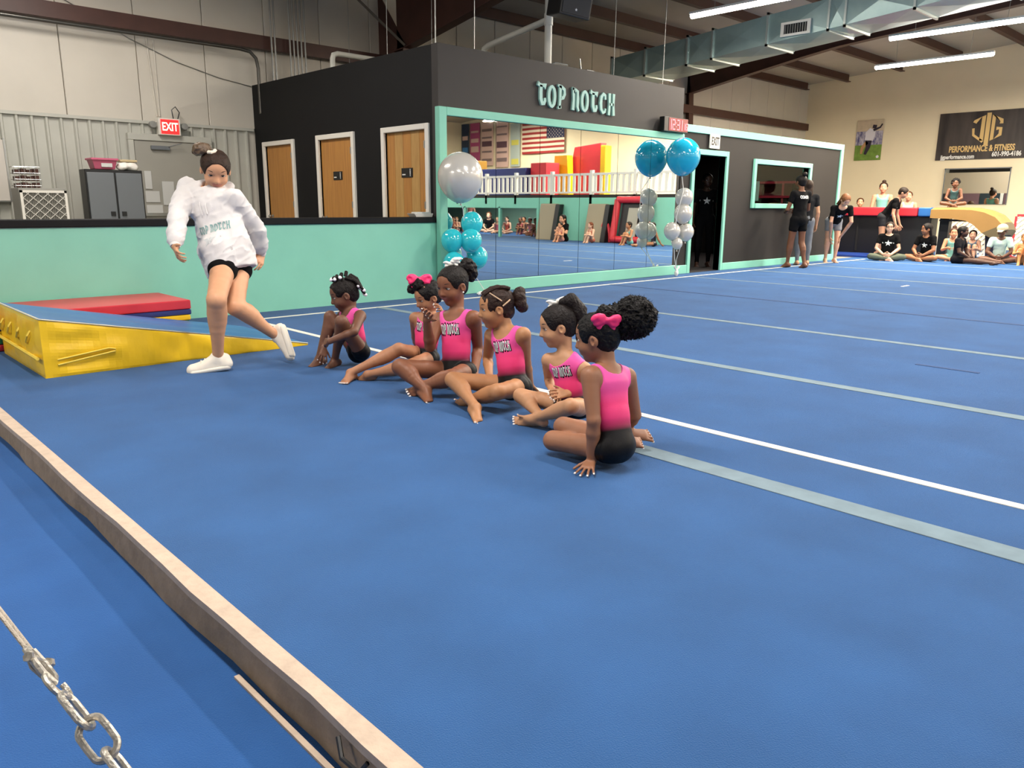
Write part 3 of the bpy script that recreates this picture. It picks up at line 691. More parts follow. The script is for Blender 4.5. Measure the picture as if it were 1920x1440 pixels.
def glyphs():
    def G(ch, *st_):
        V, Fq = [], []
        for q in st_: stroke(V, Fq, *q)
        GL[ch] = (V, Fq)
    G('T', ([(0, .96), (.12, .90), (.3, .89), (.46, .90), (.60, .86)], [.20, .16, .14, .16, .26]), ([(.24, .9), (.22, .6), (.23, .32), (.33, .13), (.47, .15), (.54, .27), (.52, .38)], [.2, .22, .22, .20, .18, .16, .12]))
    el = [(.3+.23*math.cos(a), .5+(.40 if math.sin(a) > 0 else .44)*math.sin(a)) for a in np.linspace(0, 2*math.pi, 18)[:-1]]
    G('O', (el, [.19 if abs(math.cos(a)) > .5 else .14 for a in np.linspace(0, 2*math.pi, 18)[:-1]], True))
    G('P', ([(.18, 1), (.18, .5), (.14, .03)], [.2, .17, .15]), ([(.0, 1.0), (.3, .94), (.5, .84), (.52, .66), (.42, .5), (.24, .44)], [.10, .16, .18, .18, .17, .12]), ([(.0, .03), (.26, .1)], [.1, .14]))
    G('N', ([(.13, 1), (.15, .5), (.11, .02)], [.2, .17, .2]), ([(.02, .98), (.16, .92)], [.1, .12]), ([(.16, .78), (.3, .92), (.45, .85), (.48, .55), (.46, .2), (.56, .0)], [.1, .14, .18, .2, .19, .12]))
    G('C', ([(.53, .68), (.51, .86), (.34, .93), (.18, .78), (.14, .5), (.18, .24), (.34, .08), (.52, .14), (.56, .28)], [.14, .17, .15, .2, .22, .2, .15, .14, .1]))
    G('H', ([(.13, 1), (.15, .5), (.11, 0)], [.2, .16, .2]), ([(.5, 1), (.48, .5), (.53, 0)], [.2, .16, .2]), ([(.14, .5), (.5, .5)], [.12, .12]))
glyphs()
def word(s, h, gap=.14, sx=1.0, bold=1.0):
    V, Fq = [], []; x = 0; adv = .62
    out = []
    for ch in s:
        if ch == ' ': x += .34; continue
        gv, gf = GL[ch]; out.append(([((x+a)*sx*h, (b-.5)*h) for a, b in gv], gf)); x += adv+gap
    tw = (x-gap)*sx*h
    return [([(a-tw/2, b) for a, b in v], f) for v, f in out]
def merge(parts):
    V, Fq = [], []
    for v, f in parts: b = len(V); V += v; Fq += [tuple(i+b for i in q) for q in f]
    return V, Fq
TOPNOTCH = merge(word('TOP NOTCH', 1, .1, .55))
def star_shape(r=1, ri=.42):
    V = [(0, 0)]+[((r if i % 2 == 0 else ri)*math.sin(i*math.pi/5), (r if i % 2 == 0 else ri)*math.cos(i*math.pi/5)) for i in range(10)]
    return V, [(0, 1+(i+1) % 10, 1+i) for i in range(10)]
def scale_shape(s, k, dx=0, dy=0): return [(x*k+dx, y*k+dy) for x, y in s[0]], s[1]
def subdiv_shape(s, m):
    return s
def flat(shape, c, rt, up, mt, name, parent, depth=.002, **kw):
    """extruded flat shape standing in a plane"""
    c, rt, up = Vector(c), Vector(rt), Vector(up); n = rt.cross(up); V = []; Fq = []
    k = len(shape[0])
    for d in (0, depth):
        V += [c+rt*x+up*y+n*d for x, y in shape[0]]
    Fq = [tuple(q) for q in shape[1]]+[tuple(i+k for i in q) for q in shape[1]]
    ed = {}
    for q in shape[1]:
        for a, b in zip(q, q[1:]+q[:1]): ed[(a, b)] = 1
    for a, b in ed:
        if (b, a) not in ed: Fq.append((a, b, b+k, a+k))
    return mk(name, V, Fq, mt, parent, **kw)
# wall sign, one letter each
sg = empty('wall_sign', (8.75, 7.9, 2.5), 'teal cut-out lettering TOP NOTCH on the dark wall above the mirror', 'sign')
parts = word('TOP NOTCH', .31, .13, .86)
for v, f in parts:
    tot = v; flat((v, f), (8.77, 7.90, 2.635), (1, 0, 0), (0, 0, 1), mat('sign_teal', '#a5cfc3', .5), 'letter', sg, depth=.035)
# LED clock
ck = empty('led_clock', (11.05, 7.82, 2.34), 'black wall clock with red LED digits on top of the mirror frame', 'clock')
B().box(10.72, 7.76, 2.335, 11.38, 7.86, 2.56).go('case', blk, ck, bevel=.006, seg=1)
B().box(10.84, 7.755, 2.35, 11.37, 7.76, 2.55).go('display', mat('led_backing', '#6a0710', .4, emit=.5), ck)
def seg7(dg, x, z, w_, h, t):
    S7 = {'0': 'abcdef', '1': 'bc', '2': 'abged', '3': 'abgcd', '6': 'afgedc'}[dg]; b = B(); y0, y1 = 7.750, 7.755
    P = dict(a=(x, z+h-t, x+w_, z+h), d=(x, z, x+w_, z+t), g=(x, z+h/2-t/2, x+w_, z+h/2+t/2), f=(x, z+h/2, x+t, z+h), b=(x+w_-t, z+h/2, x+w_, z+h), e=(x, z, x+t, z+h/2), c=(x+w_-t, z, x+w_, z+h/2))
    for q in S7: p = P[q]; b.box(p[0], y0, p[1], p[2], y1, p[3])
    return b.go('digit', ledred, ck)
for i, (dgt, xx) in enumerate([('1', 10.83), ('2', 10.93), ('3', 11.06), ('1', 11.13)]): seg7(dgt, xx, 2.365, .08, .165, .02)
for dgt, xx in [('1', 11.23), ('6', 11.30)]: seg7(dgt, xx, 2.375, .055, .11, .015)
for zz in (2.41, 2.47): B().box(11.03, 7.75, zz, 11.045, 7.755, zz+.015).go('colon_dot', ledred, ck)
# exit signs
ex = empty('exit_sign', (12.35, 7.86, 2.15), 'white sign with black EXIT letters above the dark doorway', 'sign')
B().box(12.2, 7.835, 2.15, 12.5, 7.86, 2.38).go('plate', white, ex)
flat(text_shape('EXIT', .19, .006, .62), (12.35, 7.834, 2.265), (1, 0, 0), (0, 0, 1), blk, 'lettering', ex)
ex = empty('exit_sign', (4.78, 12.8, 2.17), 'lit red EXIT sign with twin emergency lamps over the grey door', 'sign')
B().box(4.62, 12.72, 2.17, 4.95, 12.85, 2.42).go('housing', white, ex, bevel=.006, seg=1)
B().box(4.65, 12.715, 2.19, 4.92, 12.72, 2.40).go('face', exitred, ex)
flat(text_shape('EXIT', .17, .004, .70), (4.785, 12.713, 2.29), (1, 0, 0), (0, 0, 1), mat('exit_letters', '#ffb0a0', .5, emit=2), 'lettering', ex)
for s_ in (-1, 1):
    l = B(); l.lathe((4.785+s_*.24, 12.78, 2.31), [(0, -.05), (.05, -.045), (.058, 0), (.035, .05), (0, .06)], 14, (0, 1, -.2)); l.bar((4.785+s_*.16, 12.8, 2.35), (4.785+s_*.24, 12.8, 2.33), .02, .02); l.go('lamp_head', mat('grey_plastic', '#8d8d88', .4), ex, True)
l = B(); l.tube([(4.86, 12.75, 2.42), (4.84, 12.74, 2.55), (4.90, 12.74, 2.60), (4.96, 12.75, 2.52), (4.93, 12.76, 2.42)], .008, 6); l.go('cable', blk, ex, True)
l = B(); l.tube([(4.66, 12.86, 2.45), (4.6, 12.86, 3.6)], .012, 6); l.tube([(4.70, 12.86, 2.45), (4.70, 12.86, 3.55)], .012, 6); l.go('conduit', vinyl, ex, True)
# grey exit door
d5 = empty('door_5', (4.85, 12.88, 0), kind='structure')
f = B(); f.box(4.18, 12.80, 0, 4.26, 12.88, 2.079); f.box(5.38, 12.80, 0, 5.46, 12.88, 2.079); f.box(4.18, 12.80, 2.08, 5.46, 12.88, 2.18); f.go('door_frame', metalgrey, d5, bevel=.006, seg=1)
B().box(4.27, 12.82, .01, 5.37, 12.86, 2.075).go('door_panel', grey, d5)
c_ = B(); c_.box(4.5, 12.77, 1.95, 4.78, 12.82, 2.01); c_.bar((4.75, 12.76, 2.0), (4.95, 12.72, 2.06), .02, .012); c_.go('door_closer', greyd, d5, bevel=.004, seg=1)
c_ = B(); c_.box(4.33, 12.78, .95, 5.3, 12.82, 1.0); c_.go('push_bar', galvp, d5)
papers = [(4.37, 1.36, .10, .27, 'white strip notice on the grey exit door, nearest the cabinet'), (4.36, 1.16, .21, .17, 'white notice with a small emblem low on the grey exit door'), (4.62, 1.12, .18, .36, 'tall white notice on the grey exit door near its middle'), (4.36, .95, .24, .17, 'sheet with a brown drawing at the bottom of the exit door')]
for x, z, w_, h, lb in papers:
    tag(B().box(x, 12.808, z, x+w_, 12.814, z+h).go('paper_notice', MATS['paper']), lb, 'paper')
# whiteboard at the left, cap
bd = empty('whiteboard', (2.05, 12.8, 1.15), 'pale board on the ribbed wall at the far left edge', 'board')
B().box(1.3, 12.80, 1.17, 2.55, 12.84, 1.98).go('panel', mat('board_white', '#cfc9bf', .4), bd); b = B(); b.box(1.28, 12.78, 1.15, 2.57, 12.85, 1.17); b.box(2.55, 12.79, 1.15, 2.57, 12.85, 2.0); b.go('frame', galvp, bd)
# cabinet
cb = empty('steel_cabinet', (3.65, 12.0, 0), 'black storage cabinet with two grey doors by the exit door', 'cabinet')
B().box(3.28, 11.9, .0, 4.03, 12.15, 1.595).go('carcass', blk, cb, bevel=.006, seg=1)
for s_, (a, b_) in enumerate(((3.30, 3.645), (3.67, 4.01))):
    dd = B().box(a, 11.875, .06, b_, 11.9, 1.555).go('door', greyd, cb, bevel=.006, seg=1)
    xh = b_-.06 if s_ == 0 else a+.06
    B().box(xh-.03, 11.86, .97, xh+.03, 11.88, 1.03).go('handle', blk, dd)
bn = empty('pink_bin', (3.56, 12.02, 1.60), 'pink plastic bin on top of the black cabinet', 'bin')
B().hexa([(3.42, 11.91, 1.60), (3.68, 11.91, 1.60), (3.68, 12.13, 1.60), (3.42, 12.13, 1.60), (3.39, 11.89, 1.725), (3.71, 11.89, 1.725), (3.71, 12.15, 1.725), (3.39, 12.15, 1.725)]).go('tub', mat('pink_plastic', '#b5566f', .4), bn, bevel=.01)
B().box(3.375, 11.875, 1.72, 3.725, 12.165, 1.748).go('rim', mat('pink_rim', '#c85f7d', .4), bn, bevel=.008)
B().box(3.50, 11.885, 1.63, 3.64, 11.895, 1.68).go('tag', MATS['paper'], bn)
bg = SDF(.012); bg.ell((3.87, 12.0, 1.65), (.14, .11, .065), None, .03); bg.ell((3.79, 11.96, 1.63), (.07, .09, .045), None, .03); bg.ell((3.95, 11.98, 1.635), (.06, .09, .045), None, .03)
Vb, Qb, _ = bg.mesh(disp=lambda X, T: pnoise(X, 22)*.014, floor=1.602)
tag(mk('plastic_bag', Vb, Qb, mat('bag_white', '#e5e1d8', .5), None, True, (3.87, 12.0, 1.6)), 'crumpled white bag on top of the black cabinet', 'bag')
tag(B().box(3.76, 11.93, 1.71, 3.99, 12.08, 1.74).go('flat_box', mat('box_tan', '#c7b38c', .8), bevel=.004, seg=1), 'tan flat box lying on the white bag on the cabinet', 'box')
# air cleaner with a diamond-mesh filter front
ac = empty('air_cleaner', (2.78, 12.0, 0), 'white-framed air cleaner with a diamond mesh filter front', 'appliance')
B().box(2.46, 11.85, .0, 3.02, 12.25, 1.33).go('housing', mat('appliance_grey', '#8e8d86', .5), ac, bevel=.01)
b = B()
for q in range(24): b.box(2.50+q*.0205, 11.835, .80, 2.51+q*.0205, 11.85, 1.27)
b.go('pleats', mat('pleat_grey', '#77746c', .8), ac)['kind'] = 'stuff'
b = B()
def clipseg(x0, z0, dx_, dz_, X0, X1, Z0, Z1):
    t0, t1 = 0, 9
    for p, d, lo_, hi_ in ((x0, dx_, X0, X1), (z0, dz_, Z0, Z1)):
        ta, tb = (lo_-p)/d, (hi_-p)/d; t0 = max(t0, min(ta, tb)); t1 = min(t1, max(ta, tb))
    return (x0+dx_*t0, z0+dz_*t0, x0+dx_*t1, z0+dz_*t1) if t1 > t0 else None
for q in range(-6, 8):
    for sx_ in (1, -1):
        xx = 2.50+q*.115 if sx_ == 1 else 2.50+(q+6)*.115
        s_ = clipseg(xx, .78, sx_*.74, .68, 2.50, 2.985, .80, 1.27)
        if s_: b.bar((s_[0], 11.83, s_[1]), (s_[2], 11.83, s_[3]), .010, .006)
b.go('mesh_grid', white, ac)
b = B(); b.box(2.47, 11.825, .78, 2.50, 11.85, 1.30); b.box(2.985, 11.825, .78, 3.015, 11.85, 1.30); b.box(2.47, 11.825, 1.27, 3.015, 11.85, 1.30); b.go('filter_frame', white, ac)
# wire basket tower
rk = empty('wire_basket_rack', (2.62, 12.3, 1.33), 'wire basket rack holding brown items on the air cleaner', 'rack')
b = B()
for z in (1.36, 1.44, 1.52, 1.60):
    b.tube([(2.47, 12.0, z), (2.77, 12.0, z), (2.77, 12.22, z), (2.47, 12.22, z)], .005, 5, closed=True)
for xx in (2.47, 2.53, 2.59, 2.65, 2.71, 2.77): b.tube([(xx, 12.0, 1.33), (xx, 12.0, 1.62)], .0035, 5)
for yy in (12.07, 12.15, 12.22): b.tube([(2.77, yy, 1.33), (2.77, yy, 1.62)], .0035, 5)
b.go('wire_frame', galvp, rk, True)
for z in (1.335, 1.425, 1.51):
    b = B()
    for q in range(4): b.box(2.485+q*.07, 12.02, z, 2.545+q*.07, 12.18, z+.055+.012*(q % 2))
    b.go('basket_contents', mat('brown_items', '#4b2a20', .6), rk)
# items on the ledge
tr_ = empty('paper_tray', (6.08, 8.06, 1.0), 'white foam tray on the black ledge beside the mirror frame', 'tray')
B().hexa([(5.94, 7.99, 1.0), (6.19, 7.99, 1.0), (6.19, 8.13, 1.0), (5.94, 8.13, 1.0), (5.90, 7.98, 1.045), (6.2, 7.98, 1.045), (6.2, 8.14, 1.045), (5.90, 8.14, 1.045)]).go('tray', white, tr_, bevel=.006)
B().box(5.96, 8.0, 1.046, 6.17, 8.12, 1.062).go('folded_sheet', MATS['paper'], tr_)

b = B(); b.tube([(3.4, 12.85, 3.98), (4.34, 12.85, 3.53), (5.01, 12.85, 3.28), (5.67, 12.85, 3.12), (6.22, 12.85, 3.04)], .006, 6)
tag(b.go('sagging_cable', galvp, None, True), 'thin cable sagging across the pale upper wall at the left', 'cable')
# ------------------------------------------------------------------ overhead: pipes, duct, lights, speaker
for i, x in enumerate((6.50, 6.56, 6.83, 6.90, 6.97, 7.04, 7.11)):
    b = B(); b.tube([(x, 12.6, 2.97), (x, 12.6, 3.15), (x, 12.6, roof_z(12.6)-.02)], .016, 8); b.tube([(x, 12.6, 3.2), (x, 12.6, 3.26)], .022, 8)
    tag(b.go('conduit', galvp, None, True), 'vertical steel conduit rising behind the black room to the roof', 'pipe', 'conduits above the black room')
b = B(); b.tube([(XB, 12.62, 3.56), (5.95, 12.62, 3.56), (6.12, 12.62, 3.54), (6.22, 12.62, 3.45), (6.25, 12.62, 3.3), (6.25, 12.62, 2.6)], .028, 10)
tag(b.go('conduit', mat('dark_conduit', '#5c5a55', .3, metal=.7), None, True), 'long dark conduit below the brown girt, bent down by the black room', 'pipe')
b = B(); b.tube([(6.66, 11.0, 3.03), (6.66, 11.0, 3.30), (6.68, 11.0, 3.36), (6.75, 11.0, 3.385), (8.6, 11.0, 3.385), (8.7, 11.0, 3.37), (8.72, 11, 3.3), (8.72, 11, 3.03)], .04, 12)
tag(b.go('vent_pipe', pvc, None, True), 'white plastic pipe elbow lying above the black side wall', 'pipe')
b = B(); b.tube([(8.78, 8.5, 3.04), (8.78, 8.5, 3.95), (8.78, 8.5, 4.35), (8.8, 8.48, 4.5), (8.86, 8.4, 4.62), (8.9, 8.3, 4.9)], .055, 14)
b.tube([(8.78, 8.5, 3.80), (8.78, 9.82, 3.62), (8.78, 9.92, 3.58), (8.78, 9.95, 3.5), (8.78, 9.95, 3.04)], .045, 12); b.tube([(8.78, 8.5, 3.72), (8.78, 8.5, 3.88)], .066, 14)
tag(b.go('vent_pipe', pvc, None, True), 'white upright plastic pipe with a slanting branch behind the sign wall', 'pipe')
v_ = empty('roof_valve', (9.15, 8.25, 3.05), 'small brass and black valve on top of the sign wall', 'valve')
b = B(); b.tube([(8.65, 8.3, 3.05), (8.65, 8.3, 3.14), (8.72, 8.3, 3.17), (8.98, 8.3, 3.17)], .022, 8); b.tube([(9.1, 8.3, 3.1), (9.5, 8.3, 3.1)], .025, 8); b.go('pipe_stub', galvp, v_, True)
B().box(9.38, 8.26, 3.05, 9.56, 8.34, 3.16).go('valve_body', blk, v_, bevel=.01); B().box(8.60, 8.26, 3.05, 8.70, 8.34, 3.12).go('bracket', blk, v_); B().bar((9.3, 8.3, 3.1), (9.26, 8.3, 3.3), .02, .012).go('valve_lever', galvp, v_)
for i, (x, y, z0) in enumerate([(6.6, 8.4, 3.05), (7.0, 8.1, 3.06), (7.75, 9.95, 3.5), (9.7, 8.0, 3.06), (7.9, 12.5, 3.1), (10.95, 8.0, 3.06), (6.55, 9.4, 3.05)]):
    b = B(); b.tube([(x, y, z0), (x+.02, y, roof_z(y)-.01)], .005 if i else .009, 6)
    tag(b.go('hanger_wire', galvp, None, True), 'thin wire hanging from the roof to the top of the black room', 'wire', 'wires above the black room')
# duct
du = empty('air_duct', (14.5, 6, 4.2), 'large galvanised rectangular air duct running up under the roof slope', 'duct')
dz_ = lambda y: 4.0+.083*(9.05-y)
ye = [11.6, 10.7, 9.66, 9.08, 7.92, 6.76, 6.47, 5.34, 4.1, 2.9, 1.7, .4, -.8]
for a, b_ in zip(ye[:-1], ye[1:]):
    b = B(); X0, X1 = 14.0, 15.0; z = lambda y, t: dz_(y)+t; m_ = (a+b_)/2; cr = .035
    for X, s_ in ((X0, -1), (X1, 1)):
        c = (X-s_*cr*-1 if False else X+s_*cr, m_, z(m_, .25)); q = [(X, a, z(a, 0)), (X, b_, z(b_, 0)), (X, b_, z(b_, .5)), (X, a, z(a, .5))]
        for i in range(4): b.poly([q[i], q[(i+1) % 4], c])
    for t, s_ in ((0, -1), (.5, 1)):
        c = ((X0+X1)/2, m_, z(m_, t)+s_*cr); q = [(X0, a, z(a, t)), (X1, a, z(a, t)), (X1, b_, z(b_, t)), (X0, b_, z(b_, t))]
        for i in range(4): b.poly([q[i], q[(i+1) % 4], c])
    b.go('duct_section', galv, du)
for y in ye:
    z = dz_(y); b = B()
    for X in (13.96, 15.0): b.box(X, y-.018, z-.04, X+.04, y+.018, z+.54)
    for t in (-.04, .5): b.box(13.96, y-.018, z+t, 15.04, y+.018, z+t+.04)
    b.go('duct_flange', mat('flange_metal', '#c4ccc8', .35, metal=.7), du)
g = empty('duct_register', (13.93, 7.32, 4.15), 'white louvred air register on the side of the duct', 'vent')
b = B(); b.box(13.92, 7.06, 4.16, 13.95, 7.12, 4.40); b.box(13.92, 7.56, 4.16, 13.95, 7.62, 4.40); b.box(13.92, 7.12, 4.16, 13.95, 7.56, 4.20); b.box(13.92, 7.12, 4.36, 13.95, 7.56, 4.40); b.go('frame', white, g)
B().box(13.94, 7.12, 4.2, 13.955, 7.56, 4.36).go('backing', dark, g)
for q in range(9): B().box(13.925, 7.15+q*.047, 4.2, 13.945, 7.162+q*.047, 4.36).go('louvre', galvp, g)
# tube lights
def fixture(x, y, z, label, group=None):
    t = empty('tube_light_fixture', (x, y, z), label, 'light', group)
    b = B(); b.box(x-.05, y-1.21, z, x+.05, y+1.21, z+.035); b.go('housing', white, t)
    b = B(); b.tube([(x, y-1.21, z-.025), (x, y-1.19, z-.025), (x, y+1.19, z-.025), (x, y+1.21, z-.025)], [.02, .045, .045, .02], 12); b.go('tube', tubem, t, True)
    for q in (-.75, .75):
        b = B(); b.tube([(x, y+q, z+.03), (x, y+q*1.05, roof_z(y+q)-.01)], .004, 5); b.go('suspension_wire', galvp, t)
for i, (x, y, z) in enumerate(TUBES):
    lb = ['bright white tube light above the mirror wall, left of the duct', 'longest bright tube light at the upper right, crossing the frame edge', 'lower bright tube light nearest the beige far wall'][i] if i < 3 else 'suspended white tube light over the gym, outside the direct view'
    fixture(x, y, z, lb, 'suspended tube lights' if i > 2 else None)
# loudspeaker
sp = empty('loudspeaker', (8.44, 7.74, 3.62), 'black loudspeaker hung from the roof above the sign wall', 'speaker')
c, s_ = math.cos(.5), math.sin(.5); ax_, ay_, az_ = Vector((c, -s_*.6, .1)).normalized(), None, None
az_ = Vector((.06, -.15, 1)).normalized(); ay_ = az_.cross(ax_).normalized(); ax_ = ay_.cross(az_)
cc = Vector((8.44, 7.74, 3.98))
B().obox(cc, ax_, ay_, az_, .24, .19, .33).go('cabinet', blk, sp, bevel=.02, seg=2)
B().obox(cc-ay_*.195, ax_, ay_, az_, .21, .006, .30).go('grille', mat('speaker_grille', '#2b2c2e', .6, bump=.5, bscale=400), sp)
flat(scale_shape(star_shape(), .022), cc-ay_*.203-az_*.24, ax_, az_, wprint, 'badge', sp)
b = B(); b.tube([cc+az_*.33+ax_*.1, (8.7, 7.7, roof_z(7.7)-.02)], .008, 6); b.tube([cc+az_*.33-ax_*.1, (8.5, 7.8, roof_z(7.8)-.02)], .008, 6); b.go('hanger', galvp, sp)

# ------------------------------------------------------------------ far wall: banner, poster, small mirror
XW = 25.68
bn = empty('banner', (XW, 7.3, 2.5), 'black banner with gold emblem and PERFORMANCE & FITNESS lettering', 'banner')
bmat = mat('banner_print', '#231e1e', .5, col2='#4a423e', nscale=1.2, stretch=(1, 3.2, .5))
B().box(XW-.01, 5.95, 2.54, XW, 8.72, 3.86).go('sheet', bmat, bn)
RT, UP = (0, -1, 0), (0, 0, 1)
XB_ = XW-.012
flat(text_shape('PERFORMANCE & FITNESS', .235, .008, .62), (XB_, 7.52, 2.83), RT, UP, gold, 'headline', bn)
flat(text_shape('jjgperformance.com', .165, .005, .68), (XB_, 8.12, 2.62), RT, UP, wprint, 'web_address', bn)
flat(text_shape('601-990-4186', .18, .005, .72), (XB_, 6.86, 2.66), RT, UP, wprint, 'phone_number', bn)
V, Fq = [], []
hexo = [(-.42, .22), (-.06, .47)]
def seg_(pts, w_): stroke(V, Fq, pts, [w_]*len(pts))
seg_([(-.38, .18), (-.36, .22), (-.14, .38), (-.14, -.36)], .11); seg_([(-.40, .02), (-.38, -.18), (-.14, -.36), (-.10, -.40)], .07)
seg_([(-.0, .46), (-.0, -.50)], .12)
seg_([(.36, .12), (.36, .22), (.14, .38), (.14, -.36), (.36, -.2), (.36, -.02), (.24, -.02)], .10)
flat(scale_shape((V, Fq), .92), (XB_, 7.42, 3.38), RT, UP, gold, 'emblem', bn)
ps = empty('poster', (XW, 10.75, 2.6), 'tall photo poster of football players on the beige wall', 'poster')
def stack(y0, y1, z0, z1, bands, name, parent, x=XW):
    for i, (a, b_, c, d, mt) in enumerate(bands):
        B().box(x-.012-.0015*i, y0+(y1-y0)*a, z0+(z1-z0)*b_, x-.01-.0015*i, y0+(y1-y0)*c, z0+(z1-z0)*d).go(name, mt, parent)
B().box(XW-.01, 10.32, 2.62, XW, 11.15, 3.84).go('sheet', mat('poster_sky', '#c9b9a0', .5, noise=.1, nscale=6), ps)
stack(11.15, 10.32, 2.62, 3.84, [(0, 0, 1, .42, mat('poster_grass', '#6f8f3a', .6, noise=.2, nscale=9)), (0, .38, 1, .72, mat('poster_crowd', '#3b3a76', .6, col2='#c9c4cf', nscale=9, stretch=(1, 1.6, .8)))], 'printed_area', ps)
b = B(); X_ = XW-.018
def pl(pts, w_): 
    V, Fq = [], []; stroke(V, Fq, pts, w_); return V, Fq
pw, pd = mat('poster_white', '#dcd9e2', .6), mat('poster_dark', '#2b2233', .6)
cY, cZ = 10.72, 3.1
flat(pl([(-.02, .12), (.02, .34), (.08, .45)], [.26, .3, .2]), (X_, cY, cZ), RT, UP, pw, 'printed_player', ps)
flat(pl([(.12, .48), (.14, .58)], [.12, .12]), (X_-.002, cY, cZ), RT, UP, pd, 'printed_player', ps)
flat(pl([(-.02, .12), (-.02, -.08), (-.1, -.3)], [.2, .14, .08]), (X_, cY, cZ), RT, UP, pd, 'printed_player', ps)
flat(pl([(-.06, .08), (-.2, -.1), (-.22, -.28)], [.12, .1, .06]), (X_, cY, cZ), RT, UP, mat('poster_skin', '#b58a5c', .6), 'printed_player', ps)
flat(pl([(.1, .42), (.3, .5), (.36, .6)], [.08, .05, .04]), (X_, cY, cZ), RT, UP, pd, 'printed_player', ps)
flat(scale_shape(star_shape(1, .8), .05), (X_, 10.42, 2.72), RT, UP, pw, 'printed_badge', ps)
wm = empty('small_wall_mirror', (XW, 7.5, 1.28), 'low wide mirror on the beige wall under the black banner', 'mirror')
B().box(XW-.02, 6.70, 1.28, XW-.005, 8.38, 2.28).go('mirror_glass', mirror, wm); b = B(); b.box(XW-.03, 6.67, 2.27, XW, 8.41, 2.30); b.box(XW-.03, 8.38, 1.26, XW, 8.40, 2.3); b.box(XW-.03, 6.68, 1.26, XW, 6.70, 2.3); b.go('frame', greyd, wm)
# long padded block row and vault
pr = empty('padded_barrier', (20.5, 8, 0), 'long black barrier with red and blue padded top rail', 'barrier')
A0, A1 = Vector((20.0, 9.05, 0)), Vector((20.0, 6.62, 0))
B().box(20.02, 6.72, 0, 20.5, 9.6, .97).go('body', blackv, pr, bevel=.03)
for y0, y1, mt in ((7.72, 9.6, red), (7.58, 7.70, navy), (7.02, 7.56, red), (6.70, 7.0, blu)):
    B().box(19.92, y0, .96, 20.6, y1, 1.17).go('top_pad', mt, pr, bevel=.05, seg=3)
for y in (7.4, 8.4): B().box(20.0, y, .1, 20.02, y+.04, .95).go('panel_seam', dark, pr)
mt_ = B(); mt_.box(18.85, 7.45, 0, 20.0, 9.5, .05); tag(mt_.go('landing_mat', mat('dark_blue_vinyl', '#1c3c8a', .4), bevel=.015), 'dark blue landing mat in front of the black barrier', 'mat')
vt = empty('vault_table', (20.0, 5.9, 0), 'tan vaulting table with a curved front on a dark steel base', 'vault')
# tongue-shaped top: profile along -Y
pr_ = [(6.66, 1.17), (6.2, 1.18), (5.8, 1.17), (5.55, 1.12), (5.32, 1.02), (5.16, .86), (5.10, .70), (5.16, .58)]
lo_ = [(6.66, .93), (6.2, .92), (5.9, .88), (5.74, .80), (5.64, .71), (5.54, .62), (5.44, .56), (5.38, .53)]
b = B(); nx = 6
for i in range(len(pr_)-1):
    for j in range(nx):
        xa, xb = 19.75+.9*j/nx, 19.75+.9*(j+1)/nx; ca, cb_ = (.05*(2*j/nx-1)**4, .05*(2*(j+1)/nx-1)**4)
        (ya, za), (yb_, zb_) = pr_[i], pr_[i+1]; (yc, zc), (yd, zd) = lo_[i], lo_[i+1]
        b.hexa([(xa, yc, zc), (xb, yc, zc), (xb, yd, zd), (xa, yd, zd), (xa, ya, za-ca), (xb, ya, za-cb_), (xb, yb_, zb_-cb_), (xa, yb_, zb_-ca)], 1 if i > 4 else 0)
b.go('table_top', [tan, mat('dark_olive_suede', '#5c5138', .6)], vt, True)
b = B(); b.box(20.05, 5.75, 0, 20.35, 6.05, .06); b.box(20.1, 6.35, .0, 20.3, 6.55, .98); b.box(20.0, 5.5, 0, 20.4, 6.7, .05); b.go('base', blackv, vt)
B().obox((20.2, 5.42, .42), (1, 0, 0), (0, 1, 0), (0, .12, 1), .14, .12, .42).go('front_leg', mat('navy_pad', '#171b36', .5), vt, bevel=.02)
B().box(19.9, 5.7, .86, 20.5, 6.5, .90).go('cross_bar', blackv, vt)
# lattice fence panels
def lattice(x, y0, y1, z0, z1, label, rail=None):
    t = empty('lattice_panel', (x, (y0+y1)/2, z0), label, 'fence')
    b = B(); st_ = .115
    n_ = int((y1-y0)/st_)+1
    for sgn in (1, -1):
        for q in range(-8, n_+8):
            s_ = clipseg(y0+q*st_*1.1, z0, sgn*.7, .7, y0, y1, z0, z1) if sgn == 1 else clipseg(y0+q*st_*1.1, z0, -.7, .7, y0, y1, z0, z1)
            if s_: b.bar((x+.01*sgn, s_[0], s_[1]), (x+.01*sgn, s_[2], s_[3]), .012, .048)
    o = b.go('lattice_slats', white, t); o['kind'] = 'stuff'
    b = B(); b.box(x-.03, y0-.04, z0, x+.03, y0, z1); b.box(x-.03, y1, z0, x+.03, y1+.04, z1); b.box(x-.03, y0, z1, x+.03, y1, z1+.05); b.box(x-.03, y0, z0, x+.03, y1, z0+.04); b.go('lattice_frame', rail or white, t)
lattice(21.6, 5.95, 7.0, 0, .86, 'white lattice panel seen under the vaulting table')
lattice(21.6, 3.9, 5.35, 0, .98, 'white lattice panel with a red top rail at the right edge', red)
